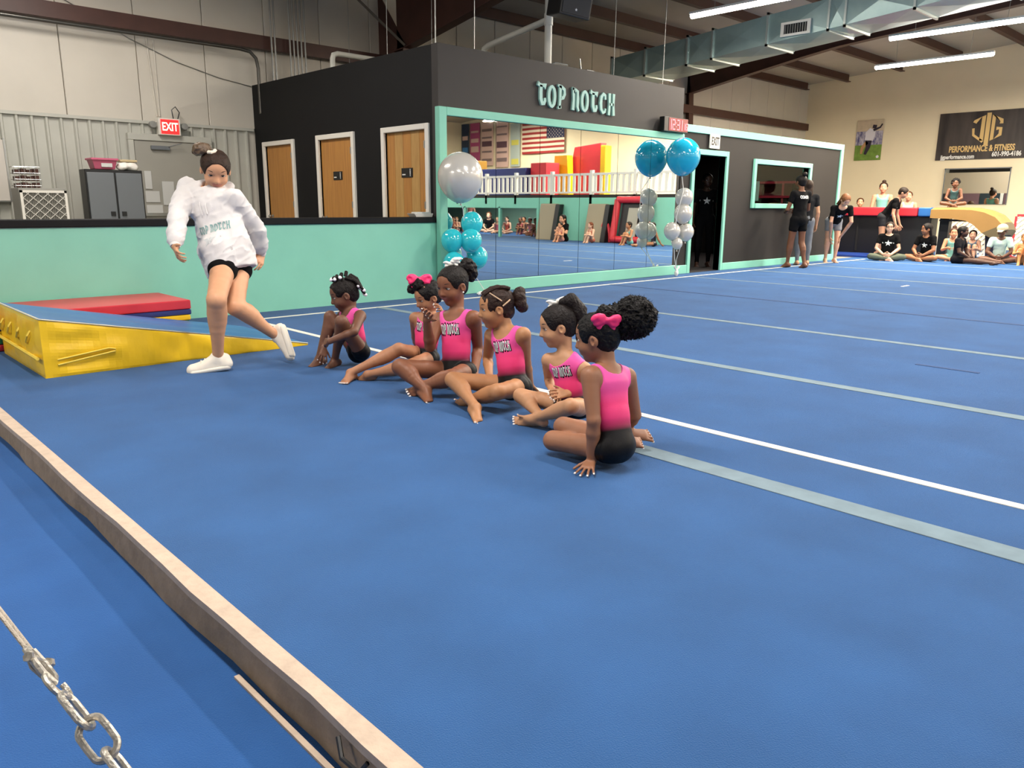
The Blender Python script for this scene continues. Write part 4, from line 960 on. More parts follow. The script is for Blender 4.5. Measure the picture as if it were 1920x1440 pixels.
# ------------------------------------------------------------------ wedge mat and mat stack
wd = empty('wedge_mat', (2.2, 6.4, 0), 'large yellow wedge mat with a blue sloping top', 'mat')
x0, x1, y0, y1, h = 1.22, 3.16, 5.80, 7.02, .395
n1, n2 = 44, 18; 
def wz(x): return .012+(h-.012)*max(0, (x1-x)/(x1-x0))
b = B()
def wob(x, z, s=0): return .009*math.sin(x*7+z*9+s)*math.sin(z*11+x*4)+.005*math.sin(x*17-z*15+s)*math.sin(x*5+1)+.003*math.sin(x*29+z*22)
for face in (0, 1):
    g = []
    for i in range(n1+1):
        row = []
        for j in range(n2+1):
            x = x0+(x1-x0)*i/n1; z = wz(x)*j/n2; env = math.sin(math.pi*j/n2)**.5 if 0 < j < n2 else 0
            k_ = min(1, wz(x)/.2); pl_ = .010*math.exp(-((x-1.42)/.22)**2)*math.sin((z-.12)*38)*env if face == 0 else 0
            cr_ = min(1, (x-x0)/.12); y = (y0-(wob(x, z)*env*k_*.9+pl_+.012*env*k_)*cr_) if face == 0 else (y1+.01*env)
            row.append((x, y, z))
        g.append(row)
    for i in range(n1):
        for j in range(n2): b.poly([g[i][j], g[i+1][j], g[i+1][j+1], g[i][j+1]])
g = []
for i in range(17):
    row = []
    for j in range(n2+1):
        y = y0+(y1-y0)*i/16; z = h*j/n2; env = math.sin(math.pi*j/n2)**.5 if 0 < j < n2 else 0
        ce_ = min(1, (y-y0)/.12, (y1-y)/.12); row.append((x0-(.02*env+wob(y*1.3, z, 2)*env)*ce_, y, z))
    g.append(row)
for i in range(16):
    for j in range(n2): b.poly([g[i][j], g[i+1][j], g[i+1][j+1], g[i][j+1]])
b.poly([(x0, y0, 0), (x1, y0, 0), (x1, y1, 0), (x0, y1, 0)])
shade_angle(b.go('side_cover', yel, wd, True), 62)
b = B(); nn = 24; g = []
for i in range(nn+1):
    row = []
    for j in range(nn+1):
        x = x0-.01+(x1-x0+.01)*i/nn; y = y0-.008+(y1-y0+.016)*j/nn
        sag = .012*math.sin(math.pi*i/nn)*math.sin(math.pi*j/nn)+.006*math.sin(y*14+x*2)*math.sin(math.pi*i/nn); row.append((x, y, wz(x)+.004-sag*.8))
    g.append(row)
for i in range(nn):
    for j in range(nn): b.poly([g[i][j], g[i+1][j], g[i+1][j+1], g[i][j+1]])
b.go('top_cover', blu, wd, True)
b = B(); b.tube([(x0, y1, h+.004), (x0, y0, h+.004)], .006, 6); b.tube([(x0, y0, h+.004), (x1, y0, .016)], .005, 6); b.go('white_piping', mat('piping', '#d8d0b0', .6), wd, True)
for y in (6.0, 6.28, 6.55, 6.8):
    b = B(); b.tube([(x0-.015, y, .30), (x0-.035, y, .27), (x0-.035, y+.06, .22), (x0-.015, y+.07, .20)], .008, 6); b.go('carry_handle', mat('yellow_strap', '#e8c94a', .6), wd, True)
b = B(); b.tube([(x0-.03, y0+.02, .135), (x0-.03, y1-.02, .15)], .012, 6); b.go('side_strap', MATS['yellow_strap'], wd, True)
b = B(); b.tube([(1.30, y0-.012, .12), (1.62, y0-.03, .165), (1.66, y0-.03, .155), (1.66, y0-.03, .14), (1.30, y0-.012, .085)], .006, 6); b.go('corner_strap', MATS['yellow_strap'], wd, True)
cols = [red, green, yel, navy, red]; zs = 0
for i, c in enumerate(cols):
    hh = (.055, .055, .05, .05, .085)[i]; ex_ = (0, .02, .01, .03, 0)[i]
    t = B(); t.box(.55-ex_, 7.10, zs+.002, 2.72+(.03 if i == 3 else 0)-ex_, 7.9, zs+hh)
    lb = ['bottom red', 'green', 'yellow', 'navy', 'top red'][i]+' folding mat panel in the stack behind the yellow wedge'
    o = tag(t.go('folding_mat', c, bevel=.018, seg=3), lb, 'mat', 'folding mats stacked by the teal wall'); zs += hh

# ------------------------------------------------------------------ balloons
def balloon(c, r, mt, label, group=None, tilt=(0, 0, 1), cat='balloon'):
    t = empty('balloon', (c[0], c[1], c[2]-r*1.15), label, cat, group); pr = []
    for a in np.linspace(0, math.pi, 22):
        z = math.cos(a); rr = math.sin(a); z2 = z*1.05 if z > 0 else z*1.16; rr *= (1-.10*max(0, -z)**2); pr.append((rr*r+1e-4, z2*r))
    b = B(); b.lathe(c, pr, 28, tilt); b.go('envelope', mt, t, True)
    tv = Vector(tilt).normalized(); k = Vector(c)-tv*r*1.15
    b = B(); b.lathe(k, [(.001, .008), (.008, .0), (.006, -.010), (.016, -.028)], 10, tilt); b.go('knot', mt, t, True); return k
k1 = balloon((6.25, 7.50, 1.49), .275, silver, 'large silver balloon in front of the left mirror frame')
for c, lb in [((6.50, 7.58, .93), 'top teal balloon of the cluster by the left mirror edge'), ((6.43, 7.52, .72), 'front teal balloon in the middle of the left cluster'), ((6.62, 7.62, .50), 'lower right teal balloon of the left cluster'), ((6.24, 7.66, .72), 'left middle teal balloon touching the mirror frame'), ((6.22, 7.6, .44), 'bottom left teal balloon behind the girl with the white bow')]:
    balloon(c, .138, tealbal, lb)
b = B(); b.tube([tuple(k1), (6.33, 7.55, 1.1), (6.40, 7.6, .85), (6.44, 7.64, .6), (6.6, 7.68, .3), (6.8, 7.68, .05)], .005, 6); tag(b.go('balloon_ribbon', mat('ribbon_white', '#e8e6e0', .5), None, True), 'white ribbon under the large silver balloon', 'ribbon')
wt = SDF(.008); wt.ell((6.83, 7.66, .03), (.09, .06, .035), None, .01); wt.ell((6.72, 7.66, .02), (.07, .04, .025), None, .01); wt.ell((6.93, 7.65, .025), (.06, .05, .03), None, .01)
Vb, Qb, _ = wt.mesh(disp=lambda X, T: pnoise(X, 45)*.012, floor=.005)
tag(mk('balloon_weight', Vb, Qb, MATS['ribbon_white'], None, True, (6.83, 7.66, 0)), 'crumpled white balloon weight on the floor below the left mirror end', 'weight')
k2 = balloon((11.0, 7.56, 1.95), .275, bluebal, 'large bright blue balloon beside the dark doorway')
for c, r_, lb in [((11.03, 7.52, 1.30), .145, 'topmost silver balloon of the right cluster'), ((11.0, 7.5, 1.04), .148, 'second silver balloon of the right cluster'), ((11.10, 7.5, .74), .135, 'right silver balloon of the lower pair, by the doorway'), ((10.83, 7.58, .76), .135, 'left silver balloon of the lower pair'), ((10.90, 7.52, .56), .09, 'small lowest silver balloon of the right cluster')]:
    balloon(c, r_, silver, lb)
b = B(); b.tube([tuple(k2), (10.9, 7.45, 1.4), (10.82, 7.5, 1.0), (10.85, 7.55, .6), (11.0, 7.62, .3), (11.12, 7.66, .1)], .006, 6); b.tube([(10.9, 7.45, .5), (11.02, 7.6, .28), (11.12, 7.66, .1)], .005, 6); tag(b.go('balloon_ribbon', MATS['ribbon_white'], None, True), 'white ribbon tying the blue and silver balloons', 'ribbon')
wt = SDF(.008); wt.ell((11.13, 7.66, .05), (.035, .035, .05), None, .01); wt.cone((11.13, 7.66, .09), (11.07, 7.66, .16), .012, .02); wt.cone((11.13, 7.66, .09), (11.19, 7.66, .15), .012, .02)
Vb, Qb, _ = wt.mesh(disp=lambda X, T: pnoise(X, 45)*.006, floor=.002)
tag(mk('balloon_weight', Vb, Qb, MATS['ribbon_white'], None, True, (11.13, 7.66, 0)), 'white foil balloon weight on the floor by the doorway', 'weight')

# ------------------------------------------------------------------ cable and chain close to the camera
CH0 = Vector((0.1679, 0.9137, 0.6056)); CH1 = Vector((0.1901, 0.8213, 0.5602)); cdv = (CH1-CH0).normalized()
side = cdv.cross(upv).normalized(); nrm2 = side.cross(cdv).normalized()
cn = empty('tension_chain', CH1+cdv*.75, 'galvanised chain, shackle and wire cable at the lower left', 'chain')
def link(c, ax, sd, L, W, r, name='chain_link'):
    pts = []
    for a in np.linspace(0, 2*math.pi, 25)[:-1]:
        x = math.cos(a); y = math.sin(a); hx = L/2-W/2; pts.append(c+ax*((hx if x > 0 else -hx)*(1 if abs(x) > 1e-6 else 0)+x*W/2)+sd*(y*W/2))
    b = B(); b.tube(pts, r, 8, closed=True); return b.go(name, steel, cn, True)
pos = 0
tw = [0, 1, 0, 1, 0, 1, 0, 1, 0, 1, 0, 1, 0, 1]
s45 = (side*.8+nrm2*.6).normalized(); n45 = cdv.cross(s45)
Lk_, Wk, rk_ = .054, .029, .0041
cur = CH0+cdv*.028
for i in range(14):
    link(cur, cdv, s45 if tw[i] == 0 else n45, Lk_, Wk, rk_); cur = cur+cdv*(Lk_-2.3*rk_)
# quick link at the top of the chain, open side
pts = []
q0 = CH0-cdv*.012
for a in np.linspace(-.62*math.pi, .80*math.pi, 20): pts.append(q0+cdv*(math.cos(a)*.019)+s45*(math.sin(a)*.018))
b = B(); b.tube(pts, .0036, 8); b.go('open_hook', steel, cn, True)
# thimble and clamp
b = B(); pts = [q0-cdv*.062+s45*.006, q0-cdv*.040+s45*.011, q0-cdv*.018+s45*.011, q0-cdv*.006, q0-cdv*.018-s45*.011, q0-cdv*.040-s45*.011, q0-cdv*.062-s45*.006]
b.tube(pts, .0045, 8); b.go('thimble', steel, cn, True)
b = B()
for o in (-.006, 0, .006): b.tube([q0-cdv*.056+s45*(o*.8)+n45*.003, q0-cdv*.036+s45*(o+.002)+n45*.006, q0-cdv*.018+s45*o*.8+n45*.004], .0028, 7)
b.go('cable_strands', mat('worn_steel', '#a39c92', .45, metal=.7), cn, True)
b = B(); b.tube([q0-cdv*.045-s45*.024, q0-cdv*.045+s45*.017], .0035, 8); b.tube([q0-cdv*.045-s45*.026, q0-cdv*.045-s45*.020], .007, 6); b.tube([q0-cdv*.045+s45*.013, q0-cdv*.045+s45*.018], .006, 6); b.go('clamp_bolt', steel, cn, True)
b = B(); b.tube([q0-cdv*.05+s45*.006, q0-cdv*.9+s45*.006], .0026, 8); b.tube([q0-cdv*.05-s45*.006, q0-cdv*.9-s45*.006], .0024, 8); b.go('wire_cable', mat('cable_wire', '#b3a99a', .45, metal=.6, bump=.5, bscale=500), cn, True)
en = cur+cdv*.0
b = B(); b.tube([cur-cdv*.02, (0.526, -0.572, -0.125)], .004, 8); b.box((0.526, -0.572, -0.125)[0]-.05, (0.526, -0.572, -0.125)[1]-.05, -.13, (0.526, -0.572, -0.125)[0]+.05, (0.526, -0.572, -0.125)[1]+.05, -.12); b.go('floor_anchor', steel, cn)
up_end = q0-cdv*.9
b = B(); b.tube([tuple(up_end), tuple(up_end-cdv*1.6)], .004, 8); pe = up_end-cdv*1.6; b.tube([(pe[0], pe[1], -.13), (pe[0], pe[1], 2.4)], .03, 12); b.go('bar_upright', steel, cn, True)

# ------------------------------------------------------------------ loft on the far side (seen in the mirror)
LFX = 20.0
lf = B(); lf.box(LFX, YF, 1.42, XF, 3.2, 1.52); st(lf.go('floor', mat('loft_edge', '#2a2622', .8))).name = 'floor_loft'
lf = B(); lf.box(LFX, YF, 1.06, LFX+.08, -4.05, 1.42); lf.box(LFX, -4.05, 0, LFX+.08, 3.2, 1.42); lf.box(LFX, 3.1, 0, XF, 3.2, 1.42)
lf.box(LFX, -6.05, 0, LFX+.1, -5.95, 1.1); lf.box(LFX, -8.05, 0, LFX+.1, -7.95, 1.1)
st(lf.go('wall_loft', teal)).name = 'wall_loft'
st(B().box(24.6, YF, 0, 24.7, 3.1, 1.42).go('wall_under_loft', mat('pale_teal', '#8fb9a5', .8))).name = 'wall_under_loft'
rl = empty('loft_railing', (LFX, -5, 1.52), 'white baluster railing along the loft edge, seen in the mirror', 'railing')
b = B(); b.box(LFX+.02, YF, 1.56, LFX+.08, 3.15, 1.62); b.go('bottom_rail', white, rl); b = B(); b.box(LFX+.02, YF, 2.14, LFX+.09, 3.15, 2.21); b.go('top_rail', white, rl)
me = None
y = -14.6
while y < 3.1:
    o = None
    if me is None: o = B().box(LFX+.03, y, 1.62, LFX+.07, y+.10, 2.14).go('baluster', white, rl); me = o; my = y
    else: o = me.copy(); COL.objects.link(o); o.location.y = me.location.y+(y-my)
    y += .235
for y in (-12.5, -10.5, -8.5, -6.8, -5.2, -3.4, -1.6, .2, 2.0): B().box(LFX, y, 1.2, LFX+.11, y+.11, 2.3).go('rail_post', white, rl)
# flag
fg = empty('flag', (25.6, -9.2, 3.4), 'American flag on the beige loft wall, seen in the mirror', 'flag')
fy0, fy1, fz0, fz1 = -10.6, -7.95, 3.42, 4.75; fred = mat('flag_red', '#9c2a2c', .7); fwh = mat('flag_white', '#e5d6c0', .7); fbl = mat('flag_blue', '#23284c', .7)
def wav(y): return .03*math.sin(y*4)
for i in range(13):
    b = B(); z0_ = fz0+(fz1-fz0)*i/13; z1_ = z0_+(fz1-fz0)/13
    for q in range(12):
        a = fy0+(fy1-fy0)*q/12; c = a+(fy1-fy0)/12; b.poly([(25.6+wav(a), a, z0_), (25.6+wav(c), c, z0_), (25.6+wav(c), c, z1_), (25.6+wav(a), a, z1_)])
    b.go('stripe', fred if i % 2 == 0 else fwh, fg)
b = B()
for q in range(6):
    a = fy1-1.1*q/6; c = a-1.1/6; b.poly([(25.59+wav(a), a, fz0+(fz1-fz0)*6/13), (25.59+wav(c), c, fz0+(fz1-fz0)*6/13), (25.59+wav(c), c, fz1), (25.59+wav(a), a, fz1)])
b.go('canton', fbl, fg)
for r_ in range(9):
    for c in range(6 if r_ % 2 == 0 else 5):
        yy = fy1-.09-(c+(0 if r_ % 2 == 0 else .5))*.18; zz = fz1-.04-.075-r_*.073+.03
        flat(scale_shape(star_shape(), .03), (25.575+wav(yy), yy, zz), RT, UP, fwh, 'star', fg)
# banners hung on the loft wall
def hang(y0, y1, z0, z1, base, bands, label):
    t = empty('hanging_banner', (25.6, (y0+y1)/2, z0), label, 'banner'); B().box(25.6, y0, z0, 25.62, y1, z1).go('cloth', base, t)
    for a, b_, mt in bands: B().box(25.585, y0+.08, z0+(z1-z0)*a, 25.6, y1-.08, z0+(z1-z0)*b_).go('printed_band', mt, t)
pinkp = mat('pale_pink_cloth', '#cfaea6', .8); pinkd = mat('magenta_cloth', '#a84a78', .8); inkp = mat('banner_ink', '#7d6a6c', .8); ink2 = mat('banner_ink_dark', '#5b3f4a', .8)
hang(-13.4, -12.55, 3.0, 5.0, pinkp, [(.78, .84, inkp), (.62, .66, inkp), (.44, .56, ink2), (.3, .34, inkp), (.1, .16, inkp)], 'pale pink hanging banner with a dark band, third from the left in the mirror')
hang(-14.2, -13.5, 3.2, 5.0, pinkd, [(.5, .6, pinkp), (.25, .4, pinkp), (.75, .8, pinkp)], 'magenta hanging banner in the mirror')
hang(-12.35, -11.5, 2.9, 5.0, pinkp, [(.85, .88, inkp), (.68, .72, inkp), (.42, .55, ink2), (.3, .34, inkp), (.12, .2, inkp)], 'second pale pink hanging banner, nearer the flag in the mirror')
hang(-11.35, -10.72, 2.9, 4.8, mat('pale_blue_cloth', '#a8b4b0', .8), [(.5, .62, mat('yellow_cloth', '#c9c25a', .8)), (.05, .18, MATS['yellow_cloth'])], 'pale blue and yellow hanging banner next to the flag in the mirror')
hang(-14.85, -14.3, 3.1, 5.0, mat('navy_cloth', '#2c3a52', .8), [(.6, .7, pinkp), (.3, .42, mat('blue_band', '#3a78b0', .8)), (.1, .2, pinkp)], 'dark navy hanging banner at the left of the mirror')
# mats on the loft
def slabobj(name, P, mt, label, cat='mat'): return tag(B().hexa(P).go(name, mt, bevel=.03), label, cat)
def boxm(x0, y0, z0, x1, y1, z1, mt, lb, name='loft_mat'): return tag(B().box(x0, y0, z0, x1, y1, z1).go(name, mt, bevel=.03), lb, 'mat')
boxm(21.2, -8.6, 1.53, 22.2, -5.85, 2.55, navy, 'long navy block mat on the loft in the mirror')
boxm(21.4, -5.78, 1.53, 22.1, -4.95, 2.72, red, 'small red block mat on the loft beside the navy one')
b = B(); b.prism([(22.2, -5.4, 1.53), (22.2, -4.55, 1.53), (22.2, -4.65, 3.0), (22.2, -5.3, 3.0)], (.3, 0, 0)); tag(b.go('loft_mat', yel, bevel=.02), 'yellow mat standing on the loft in the mirror', 'mat')
b = B(); b.prism([(22.6, -5.1, 1.53), (22.6, -3.35, 1.53), (22.6, -3.35, 3.4), (22.6, -4.65, 3.3)], (.3, 0, 0)); tag(b.go('loft_mat', red, bevel=.02), 'tall red mat leaning on the loft in the mirror', 'mat')
boxm(22.55, -3.33, 1.53, 22.9, -3.1, 3.3, yel, 'narrow yellow mat end next to the tall red mat')
boxm(21.2, -9.1, 1.53, 21.8, -8.7, 2.9, mat('orange_vinyl', '#c99536', .5), 'orange mat end at the left of the navy block on the loft')
# mats leaning against the teal loft wall
for y, lb in ((-3.65, 'grey beige mat leaning on the teal wall, left one in the mirror'), (-1.45, 'grey beige mat leaning on the teal wall, right one in the mirror')):
    t = empty('leaning_mat', (19.8, y, 0), lb, 'mat')
    B().hexa([(19.55, y, 0), (19.75, y, 0), (19.75, y+.75, 0), (19.55, y+.75, 0), (19.8, y, 1.22), (19.98, y, 1.22), (19.98, y+.75, 1.22), (19.8, y+.75, 1.22)]).go('mat_face', mat('grey_beige_vinyl', '#9d9078', .6), t, bevel=.04)
    B().hexa([(19.5, y+.76, 0), (19.75, y+.76, 0), (19.75, y+.95, 0), (19.5, y+.95, 0), (19.75, y+.76, 1.2), (19.98, y+.76, 1.2), (19.98, y+.95, 1.2), (19.75, y+.95, 1.2)]).go('mat_edge', blackv, t, bevel=.03)
rg = empty('mini_trampoline', (19.7, .4, 0), 'red framed mini trampoline standing against the teal wall in the mirror', 'trampoline')
P = [(19.62, -.25, .12), (19.85, -.25, 1.35), (19.85, 1.0, 1.35), (19.62, 1.0, .12)]
b = B()
for a, c in zip(P, P[1:]+P[:1]): b.tube([a, c], .11, 10)
b.go('frame_pad', red, rg, True); b = B(); b.hexa([(19.70, -.1, .15), (19.72, -.1, .15), (19.72, .85, .15), (19.70, .85, .15), (19.90, -.1, 1.25), (19.92, -.1, 1.25), (19.92, .85, 1.25), (19.90, .85, 1.25)]); b.go('bed', blackv, rg)
b = B(); b.hexa([(19.66, .2, .2), (19.68, .2, .2), (19.68, .6, .2), (19.66, .6, .2), (19.84, .2, 1.1), (19.86, .2, 1.1), (19.86, .6, 1.1), (19.84, .6, 1.1)]); b.go('bed_panel', mat('grey_panel', '#a7a294', .6), rg)
ar = B(); ar.tube([(19.7, -.62+.2*math.cos(a), .02+.62*math.sin(a)) for a in np.linspace(0, math.pi, 14)], .05, 8); tag(ar.go('foam_arch', red, smooth=True), 'small red foam arch beside the mini trampoline in the mirror', 'arch')
pp = B(); pp.tube([(23.8, -7.2, .35), (23.8, -5.4, .35)], .34, 20); tag(pp.go('foam_barrel', mat('dark_red_vinyl', '#7c1722', .5), smooth=True), 'dark red foam barrel under the loft in the mirror', 'mat')

# ------------------------------------------------------------------ people in front
FIG = {"k1": {"S": 1.2, "pelvis": [3.015, 4.795, 0.1], "neck": [3.005, 4.871, 0.398], "head": [2.981, 4.903, 0.514], "face": [2.683, 5.033, 0.387], "sL": [3.001, 4.726, 0.375], "sR": [3.012, 4.989, 0.346], "eL": [2.861, 4.594, 0.29], "wL": [2.72, 4.686, 0.227], "fL": [2.717, 4.791, 0.202], "eR": [3.022, 5.152, 0.214], "wR": [2.811, 4.93, 0.138], "fR": [2.772, 4.884, 0.063], "hL": [2.995, 4.719, 0.113], "hR": [3.032, 4.85, 0.102], "kL": [2.82, 4.687, 0.355], "kR": [2.898, 4.969, 0.351], "aL": [2.874, 4.889, 0.045], "aR": [2.808, 5.002, 0.045], "tL": [2.742, 4.844, 0.015], "tR": [2.679, 4.975, 0.015]},
 "k2": {"S": 1.2, "pelvis": [3.251, 4.299, 0.11], "neck": [3.296, 4.319, 0.399], "head": [3.294, 4.319, 0.526], "face": [3.039, 4.358, 0.418], "sR": [3.225, 4.38, 0.376], "sL": [3.34, 4.213, 0.376], "eR": [3.307, 4.489, 0.217], "wR": [3.398, 4.57, 0.084], "fR": [3.453, 4.607, 0.015], "eL": [3.254, 4.049, 0.278], "wL": [3.181, 4.0, 0.435], "fL": [3.128, 3.978, 0.513], "hL": [3.24, 4.223, 0.107], "hR": [3.26, 4.361, 0.111], "kR": [2.993, 4.254, 0.197], "kL": [2.957, 4.123, 0.101], "aR": [2.699, 4.399, 0.054], "aL": [2.78, 4.314, 0.045], "tR": [2.594, 4.342, 0.042], "tL": [2.719, 4.388, 0.02]},
 "k3": {"S": 1.38, "pelvis": [3.069, 3.742, 0.11], "neck": [3.129, 3.804, 0.485], "head": [3.116, 3.828, 0.654], "face": [2.782, 3.792, 0.565], "sL": [3.153, 3.66, 0.461], "sR": [3.081, 3.919, 0.432], "eL": [3.246, 3.732, 0.249], "wL": [3.124, 3.624, 0.121], "fL": [3.046, 3.553, 0.09], "eR": [2.921, 3.816, 0.284], "wR": [2.849, 3.75, 0.466], "fR": [2.818, 3.676, 0.561], "hL": [3.085, 3.66, 0.121], "hR": [3.053, 3.814, 0.108], "kR": [2.717, 3.855, 0.176], "aR": [2.779, 3.671, 0.05], "tR": [2.746, 3.54, 0.02], "kL": [2.876, 3.552, 0.135], "aL": [2.778, 3.723, 0.068], "tL": [2.707, 3.78, 0.035]},
 "k4": {"S": 1.26, "pelvis": [3.073, 3.217, 0.11], "neck": [3.098, 3.298, 0.438], "head": [3.062, 3.357, 0.562], "face": [2.794, 3.524, 0.506], "sL": [3.102, 3.162, 0.423], "sR": [3.071, 3.408, 0.392], "eL": [3.191, 3.231, 0.233], "wL": [3.279, 3.281, 0.074], "fL": [3.333, 3.301, 0.007], "eR": [3.146, 3.526, 0.222], "wR": [3.041, 3.39, 0.144], "fR": [2.982, 3.314, 0.114], "hL": [3.081, 3.154, 0.113], "hR": [3.064, 3.282, 0.107], "kR": [2.793, 3.435, 0.154], "aR": [2.736, 3.161, 0.05], "tR": [2.665, 3.014, 0.02], "kL": [2.841, 3.105, 0.132], "aL": [2.838, 3.398, 0.018], "tL": [2.834, 3.524, 0.008]},
 "k5": {"S": 1.12, "pelvis": [3.012, 2.687, 0.1], "neck": [2.999, 2.746, 0.379], "head": [2.987, 2.79, 0.527], "face": [2.739, 2.96, 0.45], "sR": [2.968, 2.834, 0.338], "sL": [3.021, 2.62, 0.314], "eR": [3.072, 2.923, 0.198], "wR": [2.966, 2.796, 0.171], "fR": [2.927, 2.728, 0.166], "eL": [3.105, 2.695, 0.154], "wL": [2.941, 2.672, 0.185], "fL": [2.853, 2.674, 0.199], "hR": [3.012, 2.742, 0.095], "hL": [3.022, 2.636, 0.102], "kR": [2.933, 3.01, 0.113], "aR": [2.838, 2.749, 0.06], "tR": [2.824, 2.872, 0.061], "kL": [2.808, 2.52, 0.168], "aL": [2.809, 2.792, 0.045], "tL": [2.759, 2.904, 0.034]},
 "k6": {"S": 1.25, "pelvis": [2.621, 2.075, 0.11], "neck": [2.657, 2.178, 0.452], "head": [2.646, 2.228, 0.576], "face": [2.515, 2.498, 0.498], "sL": [2.538, 2.169, 0.424], "sR": [2.797, 2.164, 0.382], "eL": [2.506, 2.112, 0.238], "wL": [2.53, 2.138, 0.04], "fL": [2.408, 2.08, 0.012], "eR": [2.881, 2.175, 0.18], "wR": [2.933, 2.269, 0.076], "fR": [2.971, 2.338, 0.036], "hL": [2.577, 2.072, 0.1], "hR": [2.669, 2.083, 0.1], "kL": [2.55, 2.394, 0.072], "kR": [2.646, 2.419, 0.116], "aL": [2.767, 2.155, 0.05], "aR": [2.894, 2.224, 0.05], "tL": [2.849, 2.12, 0.03], "tR": [2.987, 2.167, 0.03]},
 "woman": {"S": 1.66, "pelvis": [2.393, 5.469, 0.737], "neck": [2.338, 5.593, 1.229], "head": [2.365, 5.517, 1.381], "face": [2.207, 5.072, 1.07], "sR": [2.239, 5.739, 1.258], "sL": [2.449, 5.429, 1.178], "eR": [2.094, 5.572, 1.045], "wR": [2.006, 5.43, 0.86], "fR": [1.984, 5.307, 0.779], "eL": [2.643, 5.534, 0.965], "wL": [2.737, 5.661, 0.772], "fL": [2.662, 5.587, 0.691], "hR": [2.33, 5.415, 0.736], "hL": [2.471, 5.492, 0.733], "kR": [2.137, 5.13, 0.519], "aR": [2.178, 5.28, 0.09], "tR": [2.017, 5.367, 0.03], "kL": [2.316, 5.249, 0.446], "aL": [2.635, 5.293, 0.197], "tL": [2.649, 5.238, 0.059]}}
def skin(n, c, lip=None):
    return mat('skin_'+n, c, .48, noise=.05, nscale=14, spec=.35, sub=.04, bump=.05, bscale=90), mat('lips_'+n, lip or c, .4)
def hairm(n, c, bs=90, b=.7): return mat('hair_'+n, tuple(x*.7 for x in lin(c)[:3])+(1,), .55, noise=.3, nscale=30, bump=b, bscale=bs, spec=.22)
leo_m = attr_ramp('leotard_ombre', 'h', [(0, '#09080a'), (.18, '#0c0a0d'), (.34, '#d93a72'), (.52, '#f0447e'), (.72, '#e8549a'), (1, '#df58a6')], .5, bump=.12, bscale=350)
leo_m.node_tree.nodes['Principled BSDF'].inputs['Specular IOR Level'].default_value = .2
pink_bow = mat('hot_pink_ribbon', '#ee2f6e', .45); white_bow = mat('white_ribbon', '#ece8e0', .45)
hoodm = mat('white_sweatshirt', '#dcd8d6', .85, bump=.3, bscale=300, sheen=.2)
shoem = mat('cream_sneaker', '#ece3d2', .5); solem = mat('rubber_sole', '#e9e2d2', .6)
nailm = mat('white_nail', '#e6dcd4', .3); teem = mat('black_tee', '#09090b', .9, spec=.15)
inkw = mat('white_ink', '#dfe4e2', .7)
TN2 = merge(word('TOP NOTCH', 1, .10, .34))
def fat(word_, k):
    out = []
    return out
def bow(P_, c, ax, up, s, mt, parent, fl=1.0):
    """two puffed loops and a knot"""
    c = V3(*c); ax = nrm(ax); up = nrm(up); f = np.cross(ax, up); M = np.array([ax, up, f])
    d = SDF(max(.0035, s*.05))
    for q in (-1, 1):
        d.ell(c+ax*q*s*.48+up*s*.04, (s*.46, s*.33*fl, s*.22), np.array([nrm(ax+up*q*.15), nrm(up-ax*q*.15), f]), .004); d.ell(c+ax*q*s*.40-up*s*.16, (s*.42, s*.20*fl, s*.26*fl), np.array([nrm(ax-up*q*.3), nrm(up+ax*q*.3), f]), .004)
        d.cut(c+ax*q*s*.72+up*s*.08+f*s*.22, (s*.20, s*.14, s*.12), M, .003)
        d.cone(c, c+ax*q*s*.42-up*s*.5, s*.10, s*.16, .006)
    d.ell(c, (s*.16, s*.18, s*.20), M, .004)
    Vt, Q, _ = d.mesh(smooth=2, disp=lambda X, T: pnoise((X-c)/s, 5)*.035*s); return mk('bow', Vt, Q, mt, parent, True)
def girl(key, label, skinc, lip, hairc, HHf, vox=.0048, hands=None, feet=None, back=False, text=True, **kw):
    J = dict(FIG[key]); S = J['S']
    for k in list(J):
        if k != 'S': J[k] = np.array(J[k])
    J.update(kw)
    root = empty('person', (float(J['pelvis'][0]), float(J['pelvis'][1]), 0), label, 'person')
    sk, lp = skin(key, skinc, lip)
    P_ = Person(key, J, HHf*S, dict(skin=sk, lips=lp, hair=hairm(key, hairc), root=root, nail=nailm), vox)
    P_.body(hands, feet); P_.leotard(leo_m, back=back)
    if text:
        pe, nk = P_.J['pelvis'], P_.J['neck']; c = pe+(nk-pe)*.70
        k = .056*S/1.2
        blackt = ([(x*k*1.04, y*k*1.12) for x, y in TN2F[0]], TN2F[1])
        project(P_.leo, blackt, c, P_.rt*-1, P_.ax, P_.fr, MATS['black_tee'], 'print_outline', P_.leo, .0012)
        project(P_.leo, scale_shape(TN2, k), c, P_.rt*-1, P_.ax, P_.fr, inkw, 'print_lettering', P_.leo, .0026)
    return P_
def gfat():
    V, Fq = [], []; x = 0
    old = dict(GL); src = {}
    return None
# fatter copy of the glyph strokes for the outline
_st = stroke
def stroke_fat(V, Fq, pts, ws, closed=False): _st(V, Fq, pts, [w_+.20 for w_ in ws], closed)
stroke = stroke_fat; glyphs(); TN2F = merge(word('TOP NOTCH', 1, .10, .34)); stroke = _st; glyphs()
fwd0 = np.array([math.cos(YAW), math.sin(YAW), 0.]); r0n = np.array([math.sin(YAW), -math.cos(YAW), 0.]); Zn = V3(0, 0, 1)

